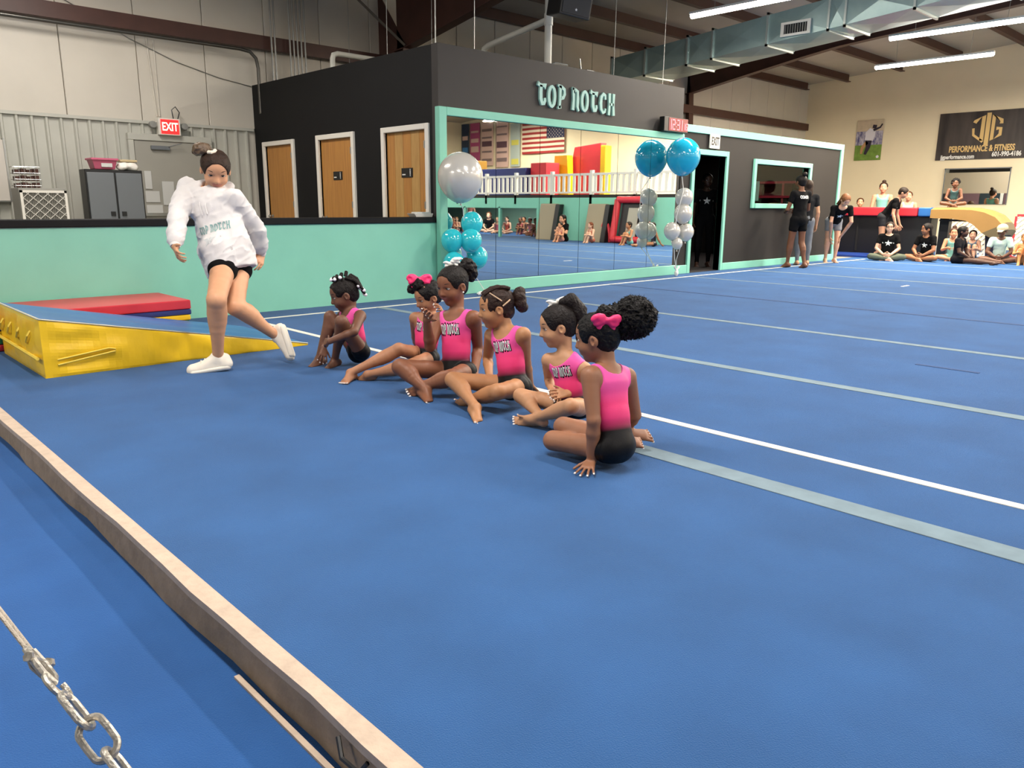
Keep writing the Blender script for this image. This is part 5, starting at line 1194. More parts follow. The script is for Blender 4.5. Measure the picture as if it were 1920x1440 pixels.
# --- the girl at the left hugging her knees
P1 = girl('k1', 'small girl hugging her knees beside the yellow wedge tip, white hair beads', '#6b4837', '#6f4038', '#17100e', .185,
          hands=dict(L=dict(n=fwd0*.6-Zn*.3, curl=.55, spread=.06), R=dict(n=fwd0*.7-r0n*.3, curl=.35, spread=.18)), feet=dict(L=dict(up=Zn), R=dict(up=Zn)))
HH = P1.HH
P1.hair(disp=lambda X, T: pnoise(X, 55)*.004)
rs = random.Random(4)
for i in range(11):
    a = i/11*2*math.pi; st0 = P1.H(.22*math.cos(a), -.15+.28*math.sin(a), .50); en0 = st0+nrm(P1.H(.6*math.cos(a), -.3+.5*math.sin(a), .45+.25*rs.random())-P1.H(0, -.1, .1))*HH*.11
    if i in (6, 7, 8, 9): en0 = P1.H(.30*math.cos(a), -.62, -.02-.22*(i % 2)-.1*rs.random())
    b = B(); b.tube([tuple(st0), tuple((st0+en0)/2+P1.hf[3]*.02+P1.hf[2]*-.012), tuple(en0)], [.015, .013, .009], 8); b.go('braid', P1.m['hair'], P1.root, True)
    b = B(); b.lathe(tuple(en0), [(math.sin(t)*.0125, -math.cos(t)*.0125) for t in np.linspace(0.05, 3.09, 7)], 8); bd_ = b.go('bead', mat('white_bead', '#eceaf0', .25), P1.root, True)
    b = B(); b.lathe(tuple(en0*.72+st0*.28+P1.hf[3]*.006), [(math.sin(t)*.0125, -math.cos(t)*.0125) for t in np.linspace(0.05, 3.09, 7)], 8); b.go('bead', MATS['white_bead'], P1.root, True)
# --- second girl
P2 = girl('k2', 'girl with a hot pink hair bow half hidden behind the taller girl', '#a37253', '#a06a5c', '#120d0c', .175,
          hands=dict(L=dict(n=-fwd0*.3-r0n, curl=.5, spread=.12), R=dict(n=-Zn, curl=.2)), feet=dict(L=dict(up=Zn*.6-fwd0*.5), R=dict(up=Zn*.8+fwd0*.3)))
P2.hair(disp=lambda X, T: pnoise(X, 55)*.005)
P2.blob('hair_puff', lambda d: (d.ell(P2.H(.10, .12, .50), (.30*P2.HH, .26*P2.HH, .24*P2.HH), P2.HM(), .01), d.ell(P2.H(.3, .30, .38), (.17*P2.HH, .16*P2.HH, .16*P2.HH), P2.HM(), .01)), P2.m['hair'], disp=lambda X, T: pnoise(X, 60)*.010+pnoise(X, 130)*.005)
bow(P2, P2.H(.0, .05, .66), r0n, Zn, .098, pink_bow, P2.root)
# --- tall girl in the middle
P3 = girl('k3', 'tall girl with a white bow and one hand raised to her friend', '#80523a', '#8a5348', '#17100d', .168,
          hands=dict(L=dict(n=-Zn, curl=.25, spread=.1), R=dict(n=-fwd0*.8+Zn*.1-r0n*.2, curl=[.9, .75, .6, .5], spread=.14, thumb=.6)), feet=dict(L=dict(up=Zn*.5-fwd0*.6), R=dict(up=Zn*.6+fwd0*.5)))
P3.hair(disp=lambda X, T: pnoise(X, 60)*.002, thick=.022)
P3.blob('ponytail_puff', lambda d: (d.cone(P3.H(-.05, -.36, .42), P3.H(-.08, -.58, .40), .10*P3.HH, .17*P3.HH, .02), d.ell(P3.H(-.10, -.68, .22), (.20*P3.HH, .22*P3.HH, .34*P3.HH), P3.HM(), .02)), P3.m['hair'], disp=lambda X, T: pnoise(X, 60)*.009+pnoise(X, 130)*.005)
bow(P3, P3.H(.02, -.22, .60), r0n*.9+Zn*.45, Zn, .066, white_bow, P3.root, .6)
for q in (-1, 1):
    b = B(); b.lathe(P3.H(q*.40, .03, -.17), [(.0005, -.006), (.005, -.004), (.006, 0), (.0005, .005)], 8); b.go('earring', mat('pearl', '#e8e2d8', .2), P3.root, True)
# --- girl with braided bun
P4 = girl('k4', 'girl with a braided brown bun looking away to the left', '#ab7a54', '#b0705c', '#33211a', .180,
          hands=dict(L=dict(n=-Zn, curl=.2, spread=.2), R=dict(n=-Zn, curl=.2)), feet=dict(L=dict(up=Zn*.5-fwd0*.6), R=dict(up=Zn*.5+fwd0*.6)))
P4.hair(disp=lambda X, T: (np.abs(pnoise(X, 38))-.3)*.012)
def bun4(d):
    for i in range(7):
        a = i/7*2*math.pi; d.ell(P4.H(.12*math.cos(a), -.66+.03*math.cos(2*a), .08+.20*math.sin(a)), (.16*P4.HH, .15*P4.HH, .15*P4.HH), None, .006)
    d.ell(P4.H(0, -.68, .08), (.17*P4.HH, .15*P4.HH, .14*P4.HH), None, .006)
    d.cone(P4.H(0, -.40, .10), P4.H(0, -.62, .08), .15*P4.HH, .12*P4.HH, .01)
P4.blob('hair_bun', bun4, P4.m['hair'], disp=lambda X, T: (np.abs(pnoise(X, 70))-.3)*.006)
for q, z in ((-1, .30), (-1, .05)):
    pts = [P4.H(q*(.40 if t < .8 else .37), .16-.30*t if z > .2 else -.12-.22*t, z+.14-.28*t if z > .2 else z+.12*t) for t in np.linspace(0, 1, 5)]
    b = B(); b.tube([tuple(p) for p in pts], .0045, 6); b.go('hair_clip', mat('clip_tan', '#c9a987', .4), P4.root, True)
for i in range(4):
    pts = [P4.H(-.18+.12*i, .28-.70*t, .40+.115*math.sin(t*2.9)) for t in np.linspace(0, 1, 9)]
    b = B(); b.tube([tuple(p) for p in pts], [.010+.003*(j % 2) for j in range(9)], 8); b.go('cornrow', P4.m['hair'], P4.root, True)
# --- girl with long ponytail
P5 = girl('k5', 'girl with a long dark ponytail and white bow, hands clasped', '#b98a66', '#bb7b68', '#1c1412', .190,
          hands=dict(L=dict(n=-Zn*.3+fwd0*.5, curl=.4, spread=.1), R=dict(n=-fwd0*.4-Zn*.3, curl=.45, spread=.1)), feet=dict(L=dict(up=Zn*.5-fwd0*.6), R=dict(up=Zn*.5+fwd0*.6)))
P5.hair(disp=lambda X, T: pnoise(X, 60)*.002, thick=.03)
def tail5(d):
    pts = [P5.H(0, -.28, .54), P5.H(.0, -.48, .50), P5.H(0, -.58, .24), P5.H(0, -.60, -.15), P5.H(.02, -.56, -.50), P5.H(.03, -.50, -.75)]
    d.chain(pts, [.12*P5.HH, .19*P5.HH, .22*P5.HH, .21*P5.HH, .16*P5.HH, .05*P5.HH], .015)
P5.blob('ponytail', tail5, P5.m['hair'], disp=lambda X, T: pnoise(X*np.array([1, 1, .25]), 110)*.005)
bow(P5, P5.H(.12, -.20, .58), r0n*.9+Zn*.3, Zn, .075, white_bow, P5.root, .5)
# --- nearest girl, seen from behind
P6 = girl('k6', 'nearest girl seen from behind with a large afro puff and pink bow', '#91644a', '#8f5c4c', '#100d0c', .172,
          hands=dict(L=dict(n=-Zn, curl=.10, spread=.24, thumb=.7), R=dict(n=-Zn, curl=.2)), feet=dict(L=dict(up=-Zn*.7+fwd0*.3), R=dict(up=-Zn*.7+fwd0*.4)), back=True, text=False, vox=.0045)
P6.hair(disp=lambda X, T: pnoise(X, 70)*.004)
pc = V3(2.783, 2.125, 0.663)
P6.blob('afro_puff', lambda d: (d.ell(pc, (.098, .098, .095), None, .02), d.ell(pc-Zn*.035-r0n*.05, (.07, .07, .06), None, .03), d.cone(P6.H(0, -.30, .38), pc, .05, .06, .03)), hairm('afro', '#100d0c', 120, 1.0), disp=lambda X, T: pnoise(X, 45)*.007+pnoise(X, 110, 3)*.009+pnoise(X, 230, 5)*.008, vox=.0036, smooth=1)
rr_ = np.random.RandomState(3); Vt_, Ft_ = [], []
for i in range(1500):
    v = nrm(rr_.normal(size=3)); p = pc+v*.088*(.95+.1*rr_.rand()); q1 = p+nrm(v+rr_.normal(size=3)*.6)*.014; q2 = q1+nrm(v+rr_.normal(size=3)*.9)*.010; s_ = nrm(np.cross(v, rr_.normal(size=3)))*.0007
    b0 = len(Vt_); Vt_ += [p-s_, p+s_, q1+s_, q1-s_, q2]; Ft_ += [(b0, b0+1, b0+2, b0+3), (b0+3, b0+2, b0+4)]
fz = mk('frizz', Vt_, Ft_, MATS['hair_afro'], P6.root); fz['kind'] = 'stuff'
bow(P6, V3(2.612, 2.147, 0.665), -r0n+Zn*.12-fwd0*.2, Zn-fwd0*.3, .075, pink_bow, P6.root)

# --- the walking woman
J = {k: (np.array(v) if k != 'S' else v) for k, v in FIG['woman'].items()}
root = empty('person', (float(J['aR'][0]), float(J['aR'][1]), 0), 'woman in a white hoodie and black shorts walking past the yellow wedge', 'person')
sk, lp = skin('w', '#cf9a76', '#b8705c')
J['hup'] = Zn+r0n*.18-fwd0*.3
PW = Person('woman', J, .150*1.66, dict(skin=sk, lips=lp, hair=hairm('w', '#3b2a20', 70), root=root), .0065, adult=True)
PW.limb = dict(th=(.058, .038), cf=(.040, .022), ua=(.027, .021), fa=(.022, .0145))
PW.body(hands=dict(R=dict(n=fwd0*.2+r0n*.8, curl=.4, spread=.08), L=dict(n=-r0n*.6+fwd0*.6, curl=.5, spread=.06)), feet=dict(R=None, L=None))
S = 1.66; H_ = PW.HH
PW.hair(disp=lambda X, T: pnoise(X, 50)*.002, thick=.03, vox=.005)
def bunw(d):
    d.ell(PW.H(.34, -.22, .50), (.24*H_, .20*H_, .17*H_), PW.HM(), .01); d.ell(PW.H(.48, -.24, .38), (.12*H_, .13*H_, .13*H_), PW.HM(), .01); d.cone(PW.H(.15, -.20, .36), PW.H(.28, -.22, .46), .15*H_, .13*H_, .01)
PW.blob('hair_bun', bunw, mat('hair_w_light', '#5a4632', .45, noise=.3, nscale=30, bump=.7, bscale=70), disp=lambda X, T: (np.abs(pnoise(X, 42))-.3)*.014, vox=.005)
b = B(); b.tube([tuple(PW.H(.20, -.06, .50)), tuple(PW.H(.12, -.0, .53)), tuple(PW.H(.04, -.04, .53)), tuple(PW.H(.0, -.12, .53))], .013, 8); b.go('scrunchie', mat('cream_scrunchie', '#e6dcc8', .8), root, True)
PW.pants(mat('black_shorts', '#0b0b0d', .9, spec=.15), 'shorts', .17, 1.05)
d = SDF(.007); J = PW.J; pe, nk, ax, fr, rt = J['pelvis'], J['neck'], PW.ax, PW.fr, PW.rt; Lt = np.linalg.norm(nk-pe)
d.slab(pe-ax*.07, pe+ax*.14, .175, .185, .155, .145, rt, .03); d.slab(pe+ax*.14, pe+ax*(Lt-.10), .185, .165, .135, .115, rt, .03); d.slab(pe+ax*(Lt-.12), pe+ax*(Lt-.02), .16, .11, .11, .08, rt, .03)
for q, s_ in (('L', -1), ('R', 1)):
    sh, el, wr = J['s'+q], J['e'+q], J['w'+q]
    d.cone(nk-ax*.06, sh, .070, .064, .03); d.chain([sh, sh+(el-sh)*.5+fr*0, el], [.066, .070, .066], .02); d.chain([el, el+(wr-el)*.45, el+(wr-el)*.78, el+(wr-el)*.86], [.066, .060, .052, .038], .015)
for q in ('L', 'R'): d.cone(J['h'+q]+ax*.10, J['h'+q]-ax*.03+fr*.01, .13, .118, .03)
for a in np.linspace(-.2, math.pi+.2, 12):        # hood rolled round the neck
    p = nk+rt*math.cos(a)*.085-fr*(math.sin(a)*.075-.02)+ax*(.0+.035*math.sin(a)); d.ell(p, (.040, .040, .036), None, .02)
d.ell(nk-fr*.11-ax*.03, (.115, .06, .10), np.array([rt, fr, ax]), .03); d.cone(nk+rt*.08+fr*.04-ax*.01, nk+fr*.09-ax*.085, .034, .026, .02); d.cone(nk-rt*.08+fr*.04-ax*.01, nk+fr*.09-ax*.085, .034, .026, .02)
d.cut((nk+PW.H(0, .05, -.42))/2+ax*.03, (.066, .066, .085), np.array([rt, fr, ax]), .008)
d.cutplane(pe-ax*.065, -ax-rt*.06, .01)
def wr_(X, T):
    Y = np.stack([(X-pe)@rt, (X-pe)@fr, (X-pe)@ax], -1); n1 = pnoise(Y*np.array([1, 1, 1.6]), 9, 2); n2 = 1-np.abs(pnoise(Y*np.array([1.2, 1, 2.2])+Y[:, [2, 0, 1]]*.6, 13, 4))*2
    return n1*.012-np.maximum(n2, 0)**2.5*.0075+pnoise(Y, 20, 9)*.002
Vt, Q, _ = d.mesh(smooth=3, disp=wr_); hd = mk('hoodie', Vt, Q, hoodm, root, True)
for q in ('L', 'R'):
    el, wr = J['e'+q], J['w'+q]; b = B(); pts = [el+(wr-el)*t for t in (.84, .90, .97, 1.0)]; b.tube([tuple(p) for p in pts], [.034, .036, .034, .031], 18); b.go('cuff', hoodm, hd, True)
pk = pe+ax*.10; k = []
shape = ([(-.13, -.09), (.13, -.09), (.13, -.02), (.085, .06), (-.085, .06), (-.13, -.02)], None)
V, Fq = [], []
stroke(V, Fq, [(-.13, -.08), (-.13, -.02), (-.085, .07), (.085, .07), (.13, -.02), (.13, -.08)], [.008]*6)
project(hd, (V, Fq), pk, -rt, ax, fr, mat('hoodie_seam', '#bdb9b8', .9), 'pocket_seam', hd, .002)
project(hd, scale_shape(merge(word('TOP NOTCH', 1, .12, .62)), .058), pe+ax*(Lt*.50)-rt*.035, -rt, ax, fr, mat('hoodie_print', '#7da3a0', .7), 'print_lettering', hd, .0035)
project(hd, scale_shape(star_shape(), .05, .015, -.10), pe+ax*(Lt*.50), -rt, ax, fr, mat('hoodie_star', '#c3c6c6', .8), 'print_star', hd, .003)
for s_ in (-1, 1):
    b = B(); p0 = nk+fr*.10-ax*.05+rt*s_*.022; 
    pts = [p0, p0+fr*.03-ax*.05, p0+fr*.035-ax*(.11 if s_ < 0 else .13)]; b.tube([tuple(p) for p in pts], .004, 6); b.go('drawstring', hoodm, hd, True)
def shoe(a, tip, up, L, name='shoe'):
    a = V3(*a); tip = V3(*tip); dd = nrm(tip-a); up = nrm(up); dd = nrm(dd-up*(dd@up)*.0); up = nrm(up-dd*(up@dd)); sd = np.cross(dd, up); M = np.array([dd, sd, up])
    base = a-up*.30*L*.9
    d = SDF(.005); heel = a-dd*.17*L-up*.17*L; toe = a+dd*.66*L-up*.20*L
    d.cone(heel, heel+up*.14*L, .155*L, .135*L, .02); d.cone(heel, toe, .15*L, .165*L, .02); d.cone(a+dd*.02*L, toe-dd*.12*L+up*.02*L, .155*L, .12*L, .02); d.cone(a-up*.04*L, a+up*.09*L, .15*L, .145*L, .02)
    d.cut(a+up*.22*L, (.13*L, .115*L, .16*L), M, .008)
    zc = (heel-a)@up-.10*L; d.cutplane(a+up*zc, -up, .004)
    Vt, Q, _ = d.mesh(smooth=2, disp=lambda X, T: pnoise(X, 25)*.002); o = mk(name, Vt, Q, shoem, root, True)
    d = SDF(.005); c = a+dd*.24*L+up*(zc+.01)
    d.slab(heel+up*(zc-(heel-a)@up+.008), toe+up*(zc-(toe-a)@up+.008), .165*L, .185*L, .028, .024, sd, .01); d.slab(heel+up*(zc-(heel-a)@up+.008), toe+up*(zc-(toe-a)@up+.008), .165*L, .185*L, .028, .024, sd, .01)
    d.cutplane(a+up*(zc-.014), -up, .003); d.cutplane(a+up*(zc+.020), up, .003)
    Vt, Q, _ = d.mesh(smooth=2); mk('sole', Vt, Q, solem, o, True)
    for t in (.22, .32, .42):
        b = B(); c = a+dd*t*L-up*(-.06+.30*(t-.1))*L*.9+up*.03*L; b.tube([tuple(c-sd*.085*L-up*.03*L), tuple(c+up*.005), tuple(c+sd*.085*L-up*.03*L)], .005, 6); b.go('lace', solem, o, True)
    b = B(); c = a+up*.10*L+dd*.06*L; b.tube([tuple(c), tuple(c+sd*.05+up*.02), tuple(c+sd*.07-dd*.02), tuple(c+dd*.01)], .004, 6); b.go('lace_bow', solem, o, True)
    return o
shoe(J['aR'], J['tR']+V3(0, 0, .035), Zn, .27); shoe(J['aL'], J['tL'], -r0n+Zn*.12, .25)

# ------------------------------------------------------------------ people farther off
def pose_stand(S, lean=0, arms='down', head=(0, 1, 0), step=.0):
    J = dict(S=S, pelvis=(0, 0, .53*S), neck=(0, math.sin(lean)*.30*S, (.53+.30*math.cos(lean))*S))
    n = np.array(J['neck']); up = np.array((0, math.sin(lean), math.cos(lean)))
    J['head'] = tuple(n+np.array((0, .02*S+math.sin(lean)*.06*S, .105*S-.03*S*math.sin(lean)))); J['face'] = tuple(np.array(J['head'])+np.array(head))
    for q, s in (('L', -1), ('R', 1)):
        sh = n-up*.022*S+np.array((s*.105*S, 0, 0)); J['s'+q] = tuple(sh)
        if arms == 'down': J['e'+q] = tuple(sh+np.array((s*.03*S, -.01*S, -.18*S))); J['w'+q] = tuple(sh+np.array((s*.035*S, .04*S, -.325*S))); J['f'+q] = tuple(sh+np.array((s*.03*S, .05*S, -.42*S)))
        elif arms == 'front': J['e'+q] = tuple(sh+np.array((s*.04*S, .03*S, -.17*S))); J['w'+q] = tuple(sh+np.array((-s*.02*S, .13*S, -.2*S))); J['f'+q] = tuple(sh+np.array((-s*.08*S, .15*S, -.19*S)))
        elif arms == 'knees': J['e'+q] = tuple(sh+np.array((s*.02*S, .02*S, -.17*S))); J['w'+q] = (s*.06*S, .09*S, .32*S); J['f'+q] = (s*.05*S, .11*S, .25*S)
        elif arms == 'rail': J['e'+q] = tuple(sh+np.array((s*.03*S, .02*S, -.17*S))); J['w'+q] = tuple(sh+np.array((s*.0, .14*S, -.22*S))); J['f'+q] = tuple(sh+np.array((-s*.04*S, .2*S, -.23*S)))
        J['h'+q] = (s*.052*S, 0, .525*S); J['k'+q] = (s*.06*S, .015*S-s*step*.3, .28*S); J['a'+q] = (s*.06*S, -.01*S-s*step, .045*S); J['t'+q] = (s*.075*S, .10*S-s*step, .018*S)
    return J
def pose_sit(S, legs='cross', lean=0, arms='lap', head=(0, 1, 0)):
    J = dict(S=S, pelvis=(0, 0, .085), neck=(0, math.sin(lean)*.29*S, .085+.29*S*math.cos(lean))); n = np.array(J['neck'])
    J['head'] = tuple(n+np.array((0, .02*S+.05*S*math.sin(lean), .10*S))); J['face'] = tuple(np.array(J['head'])+np.array(head))
    for q, s in (('L', -1), ('R', 1)):
        sh = n+np.array((s*.10*S, 0, -.022*S)); J['s'+q] = tuple(sh); J['h'+q] = (s*.05*S, .0, .085)
        if legs == 'cross': J['k'+q] = (s*.20*S, .15*S, .09); J['a'+q] = (-s*.03*S, .20*S+.03*s*S, .05); J['t'+q] = (-s*.11*S, .22*S+.02*s*S, .03)
        elif legs == 'long': J['k'+q] = (s*.05*S, .245*S, .07); J['a'+q] = (s*.05*S, .48*S, .05); J['t'+q] = (s*.07*S, .54*S, .10)
        elif legs == 'up': J['k'+q] = (s*.05*S, .13*S, .26*S); J['a'+q] = (s*.05*S, .22*S, .04); J['t'+q] = (s*.06*S, .32*S, .018)
        if arms == 'lap': J['e'+q] = tuple(sh+np.array((s*.04*S, .05*S, -.16*S))); J['w'+q] = (s*.045*S, .17*S, .14); J['f'+q] = (-s*.01*S, .22*S, .12)
        elif arms == 'knees': J['e'+q] = tuple(sh+np.array((s*.04*S, .06*S, -.15*S))); J['w'+q] = (s*.07*S, .20*S, .22*S); J['f'+q] = (s*.02*S, .25*S, .20*S)
        elif arms == 'back': J['e'+q] = tuple(sh+np.array((s*.03*S, -.06*S, -.16*S))); J['w'+q] = (s*.14*S, -.12*S, .06); J['f'+q] = (s*.15*S, -.19*S, .02)
    return J
def place(J, x, y, yaw, z=0):
    c, s = math.cos(yaw), math.sin(yaw); out = {}
    for k, v in J.items(): out[k] = v if k == 'S' else np.array((x+v[0]*c-v[1]*s, y+v[0]*s+v[1]*c, v[2]+z))
    out['floor'] = z; return out
SKN = {}
def bgp(J, label, sk_, hc, outfit, hair='tied', adult=False, vox=.0095, det=True, group=None, nm=None, topc=None, botc=None, long=False, hh=None, star=False, sleeve=.5, face_line=None):
    S = J['S']; root = empty('person', (float(J['pelvis'][0]), float(J['pelvis'][1]), float(J.get('floor', 0))), label, 'person', group)
    key = 'bg'+sk_[1:]; s_, l_ = skin(key, sk_, sk_); P_ = Person('bg', J, (hh or (.138 if adult else .165))*S, dict(skin=s_, lips=l_, hair=hairm('bg'+hc[1:], hc), root=root), vox, adult, det)
    P_.body()
    P_.hair(thick=.04 if hair == 'long' else .028)
    h = P_.HH
    if hair == 'bun': P_.blob('hair_bun', lambda d: d.ell(P_.H(0, -.35, .58), (.2*h, .2*h, .18*h), None, .01), P_.m['hair'])
    if hair == 'long': P_.blob('long_hair', lambda d: (d.slab(P_.H(0, -.22, .1), P_.H(0, -.34, -.85), .40*h, .42*h, .20*h, .10*h, P_.hf[1], .02)), P_.m['hair'])
    if hair == 'curly': P_.blob('curly_hair', lambda d: (d.ell(P_.H(0, -.2, .18), (.58*h, .5*h, .5*h), None, .02), d.cut(P_.H(0, .62, -.2), (.5*h, .5*h, .55*h), P_.HM(), .01)), P_.m['hair'], disp=lambda X, T: pnoise(X, 50)*.02)
    if outfit == 'leo': P_.leotard(mat('leo_'+topc[1:], topc, .4), short=.12)
    else:
        P_.tee(mat('top_'+topc[1:], topc, .9, spec=.15), sleeve=sleeve, f=1.14 if adult else 1.12, hem=-.35)
        P_.pants(mat('bottom_'+(botc or topc)[1:], botc or topc, .9, spec=.15), 'trousers' if long else 'shorts', .38, 1.08, long)
        if star:
            c = P_.J['pelvis']+(P_.J['neck']-P_.J['pelvis'])*.62; s1 = star_shape(1, .4); V, Fq = list(s1[0]), list(s1[1])
            stroke(V, Fq, [(-1.7, .1), (-.6, .15)], [.34, .34]); stroke(V, Fq, [(.6, .05), (1.7, .0)], [.34, .34])
            project(P_.top, scale_shape((V, Fq), .070*S/1.65), c, -P_.rt, P_.ax, P_.fr, inkw, 'print_star', P_.top, .004)
    return P_
def face_to(x, y, tx, ty): return math.atan2(-(tx-x), ty-y)
BK = '#09090b'
# by the office window
Pc = bgp(place(pose_stand(1.74, 0, 'front', step=.12), 14.52, 7.25, R(-20)), 'coach with COACH on her black shirt, back to the camera', '#6b4632', '#17110f', 'tee', 'bun', True, .009, topc=BK, sleeve=.45)
c = Pc.J['pelvis']+(Pc.J['neck']-Pc.J['pelvis'])*.80
project(Pc.top, text_shape('COACH', .075, .004, .72), c, Pc.rt, Pc.ax, -Pc.fr, wprint, 'print_lettering', Pc.top, .005)
bgp(place(pose_stand(1.68, 0, 'down'), 15.3, 7.5, R(-50)), 'person in grey leggings half hidden behind the coach', '#b98a6c', '#3a2a20', 'tee', 'long', True, .010, topc='#1b1c1e', botc='#6a6e74', long=True)
Jb = pose_stand(1.66, .95, 'knees', head=(-.1, .7, -.75)); bgp(place(Jb, 16.48, 7.45, R(135)), 'blonde woman bending forward with hands on her knees at the wall end', '#c99a80', '#8a5a38', 'tee', 'long', True, .010, topc=BK, botc='#777a80', star=True)
bgp(place(pose_stand(1.76, 0, 'down', head=(-.2, 1, -.1)), 13.28, 8.55, R(132)), 'man in a black star shirt standing inside the dark doorway', '#4a3226', '#0f0c0b', 'tee', 'tied', True, .010, topc='#101012', botc='#101012', star=True, long=True)
# seated on the floor at the far right
toc = lambda x, y: face_to(x, y, 0, 0)
P9 = bgp(place(pose_sit(1.66, 'cross'), 18.35, 7.0, toc(18.35, 7.0)), 'seated woman with glasses, cross-legged in a black star shirt', '#d0a58c', '#2b1d18', 'tee', 'long', True, .009, topc=BK, botc='#5a6154', long=True, star=True)
b = B()
for q in (-1, 1): b.tube([tuple(P9.H(q*.16+.11*math.cos(a), .47, .03+.07*math.sin(a))) for a in np.linspace(0, 6.28, 13)[:-1]], .004, 5, closed=True)
b.tube([tuple(P9.H(-.05, .49, .04)), tuple(P9.H(.05, .49, .04))], .004, 5); b.go('glasses', MATS['black_plastic'], P9.root, True)
bgp(place(pose_sit(1.60, 'cross', .15, head=(.6, .8, -.1)), 18.75, 6.30, toc(18.75, 6.3)-.5), 'dark-haired girl cross-legged in a black star shirt beside the woman with glasses', '#9a6a4c', '#1a1210', 'tee', 'long', False, .009, topc=BK, botc='#1c1c22', star=True, hh=.15)
bgp(place(pose_sit(1.36, 'cross', .05, 'knees'), 19.35, 5.98, toc(19.3, 6)), 'girl in a teal leotard with a dark top bow sitting by the vault', '#c98e6c', '#4a3022', 'leo', 'bun', False, .009, topc='#74b3aa')
bgp(place(pose_sit(1.25, 'up', .05, 'knees'), 19.9, 5.75, toc(20, 5.8)), 'small face peeking behind the girl in teal', '#b98a72', '#1c1412', 'leo', 'tied', False, .011, topc='#39566a')
bgp(place(pose_sit(1.5, 'long', .08, 'lap', head=(0, 1, 0)), 18.55, 5.62, R(178)), 'dark-haired girl in black sitting sideways with legs stretched right', '#4c3226', '#0f0b0a', 'tee', 'long', False, .009, topc='#15141a', botc='#15141a', hh=.15)
Pq = bgp(place(pose_sit(1.6, 'cross', .25, 'lap', head=(.3, 1, -.35)), 19.4, 5.05, toc(19, 5)), 'person in a pale mint shirt and beige cap sitting on the floor', '#6a4836', '#17110f', 'tee', 'tied', False, .009, topc='#bcd6cc', botc='#3a3a40', hh=.15)
Pq.blob('cap', lambda d: (d.ell(Pq.H(0, -.04, .24), (.44*Pq.HH, .50*Pq.HH, .36*Pq.HH), Pq.HM(), .01), d.slab(Pq.H(0, .3, .2), Pq.H(0, .72, .12), .3*Pq.HH, .22*Pq.HH, .05*Pq.HH, .04*Pq.HH, Pq.hf[1], .01), d.cutplane(Pq.H(0, 0, .10), -Pq.hf[3], .003)), mat('cap_beige', '#b8ad8e', .8))
bgp(place(pose_sit(1.2, 'up', .1, 'knees'), 19.2, 4.55, toc(19, 4.7)), 'small child in tan between the cap wearer and the frame edge', '#c98a55', '#8a5a34', 'leo', 'tied', False, .010, topc='#b97f4c')
bgp(place(pose_sit(1.55, 'cross', .15, 'lap'), 18.9, 4.0, toc(18.9, 4.0)), 'person in a dark maroon shirt at the right frame edge', '#5a3c2e', '#0f0b0a', 'tee', 'curly', False, .010, topc='#3c1f26', botc='#1c1a20', hh=.15)
# behind the padded barrier
bgp(place(pose_stand(1.38, 0, 'rail'), 21.2, 8.92, toc(21.2, 9)), 'small child with arms on the red barrier pad, leftmost', '#d0a080', '#5a3a26', 'leo', 'tied', False, .010, topc='#d9b48a')
bgp(place(pose_stand(1.78, 0, 'rail'), 21.1, 8.32, toc(21.2, 8.3)), 'girl in a teal leotard standing behind the red barrier', '#c79478', '#3a281e', 'leo', 'bun', False, .010, topc='#74b3aa', hh=.145)
bgp(place(pose_stand(1.55, 0, 'rail'), 21.3, 7.75, toc(21.2, 7.8)), 'child half hidden behind the leaning woman in black', '#c99478', '#5a3a26', 'leo', 'tied', False, .011, topc='#b9c4c0', hh=.15)
Jl = pose_stand(1.68, .62, 'down', head=(0, .9, -.55))
bgp(place(Jl, 19.3, 7.55, R(190), .05), 'woman in a black shirt leaning down to the right in front of the barrier', '#b98a70', '#2b1f18', 'tee', 'tied', True, .010, topc=BK, botc='#2a2a2e', star=True)
bgp(place(pose_sit(1.15, 'cross', .1, 'lap'), 20.2, 6.35, toc(20.2, 6.4), 1.18), 'small dark-haired girl sitting on top of the tan vault', '#6b4632', '#0f0b0a', 'leo', 'curly', False, .010, topc='#2f4a4a')
# in the mirror: children under the loft and by the teal wall
mk_ = []
k_ = 0
tops = ['#a04050', '#c04a70', '#23232a', '#8a3a4a', '#74b3aa', '#c86a80']; sks = ['#c98e6c', '#8a5c42', '#d0a58c', '#b07a58', '#9a6a4c']
def mc(sit, x, y, yaw, label, sk_, top, hair='tied', S=1.25, z=0, hc='#2a1c16'):
    J = place(sit, x, y, yaw, z); bgp(J, label, sk_, hc, 'leo' if top != BK else 'tee', hair, False, .013, False, None, topc=top)
aim = lambda x, y: face_to(x, y, 10, -2)
mc(pose_sit(1.25, 'up', .1, 'knees'), 21.5, -10.5, aim(21.5, -10.5), 'child with raised knees at the far left end under the loft, in the mirror', sks[0], '#a04050', 'long')
mc(pose_stand(1.35), 22.8, -10.9, aim(22.8, -10.9), 'standing child behind the seated ones at the mirror left edge', sks[2], '#b06a60')
mc(pose_sit(1.3, 'cross', .1), 21.9, -9.9, aim(22, -9.9), 'cross-legged child beside the left teal balloon, in the mirror', sks[3], '#7c2f3a', 'tied')
mc(pose_sit(1.65, 'cross', .05), 23.0, -9.9, aim(23, -9.9), 'seated adult in black under the loft, in the mirror', sks[2], BK, 'long', hc='#6a4630')
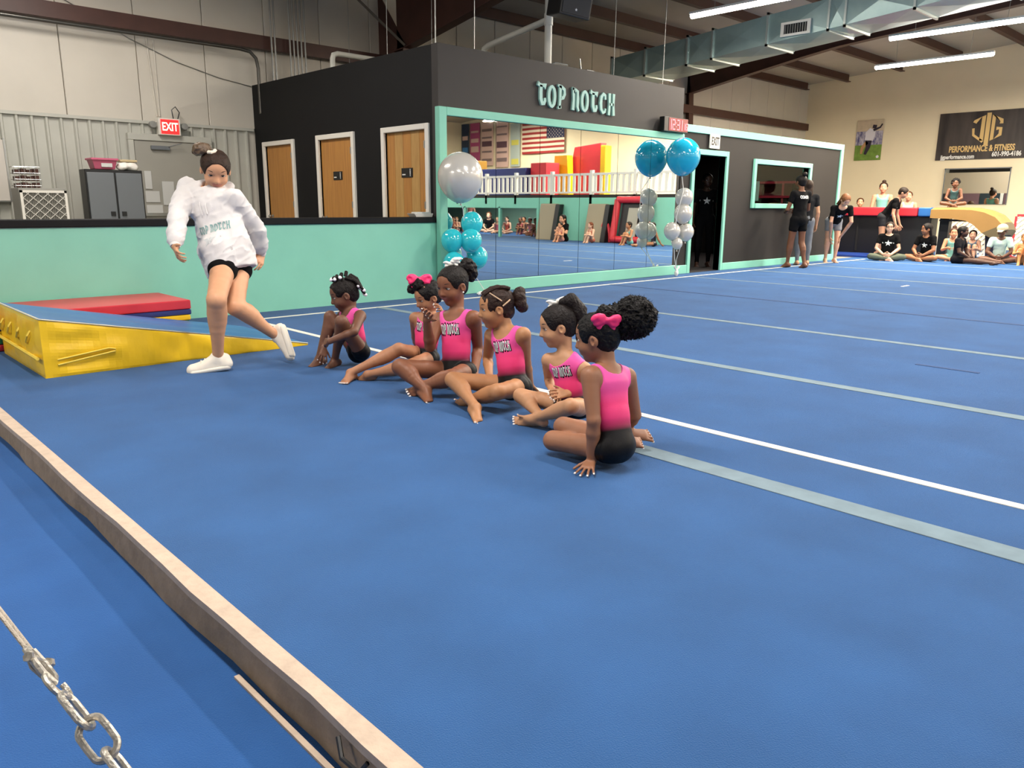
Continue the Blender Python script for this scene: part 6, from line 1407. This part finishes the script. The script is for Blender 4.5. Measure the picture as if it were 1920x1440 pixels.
mc(pose_sit(1.2, 'long', .1, 'back'), 22.4, -8.7, aim(22.4, -8.7), 'fair child with legs out under the loft, in the mirror', '#d8ae90', '#c86a80', 'long', hc='#a07850')
mc(pose_sit(1.3, 'cross', .15), 22.3, -8.0, aim(22.3, -8), 'child in orange red under the loft, in the mirror', sks[2], '#c25a48', 'long')
mc(pose_sit(1.25, 'up', .1, 'knees'), 22.3, -7.2, aim(22, -7.2), 'child in pink with knees up under the loft, in the mirror', sks[1], '#d05a80', 'bun')
mc(pose_sit(1.3, 'cross', .25), 22.0, -6.3, aim(22, -6.3), 'child in pale pink by the loft post, in the mirror', sks[0], '#d890a0', 'tied')
mc(pose_sit(1.65, 'up', .1, 'knees'), 19.2, -1.95, aim(19.2, -1.9), 'woman with long dark hair holding a child, in the mirror centre', '#c79478', BK, 'long', hc='#17100e')
mc(pose_sit(1.15, 'up', .1, 'knees'), 18.8, -1.70, aim(18.8, -1.7), 'child sitting in front of the long-haired woman, in the mirror', sks[0], '#c98a80', 'tied')
mc(pose_sit(1.2, 'up', .15, 'knees'), 19.1, -.65, aim(19.1, -.65), 'red-haired child by the red arch, in the mirror', sks[2], '#b06048', 'long', hc='#7a3f22')
mc(pose_sit(1.3, 'up', .1, 'knees'), 19.0, .95, aim(19, .9), 'child in teal beside the mini trampoline, in the mirror', sks[3], '#74b3aa', 'tied')
mc(pose_sit(1.3, 'long', .1, 'back'), 18.9, 1.9, aim(18.9, 1.9), 'child with stretched legs right of the mini trampoline, in the mirror', sks[4], '#23232a', 'tied')
mc(pose_sit(1.2, 'up', .1, 'knees'), 22.0, -10.9, aim(22, -10.9), 'blond child with raised knees next to the standing one, in the mirror', sks[2], '#c98a80', 'tied', hc='#9a7040')
mc(pose_sit(1.3, 'cross', .1), 22.9, -7.6, aim(23, -7.6), 'child in dark leotard behind the orange red one, in the mirror', sks[4], '#30232a', 'tied')
mc(pose_sit(1.3, 'up', .2, 'knees'), 21.6, -5.6, aim(21.6, -5.6), 'child in rose nearest the leaning mat under the loft, in the mirror', sks[1], '#c05070', 'long')
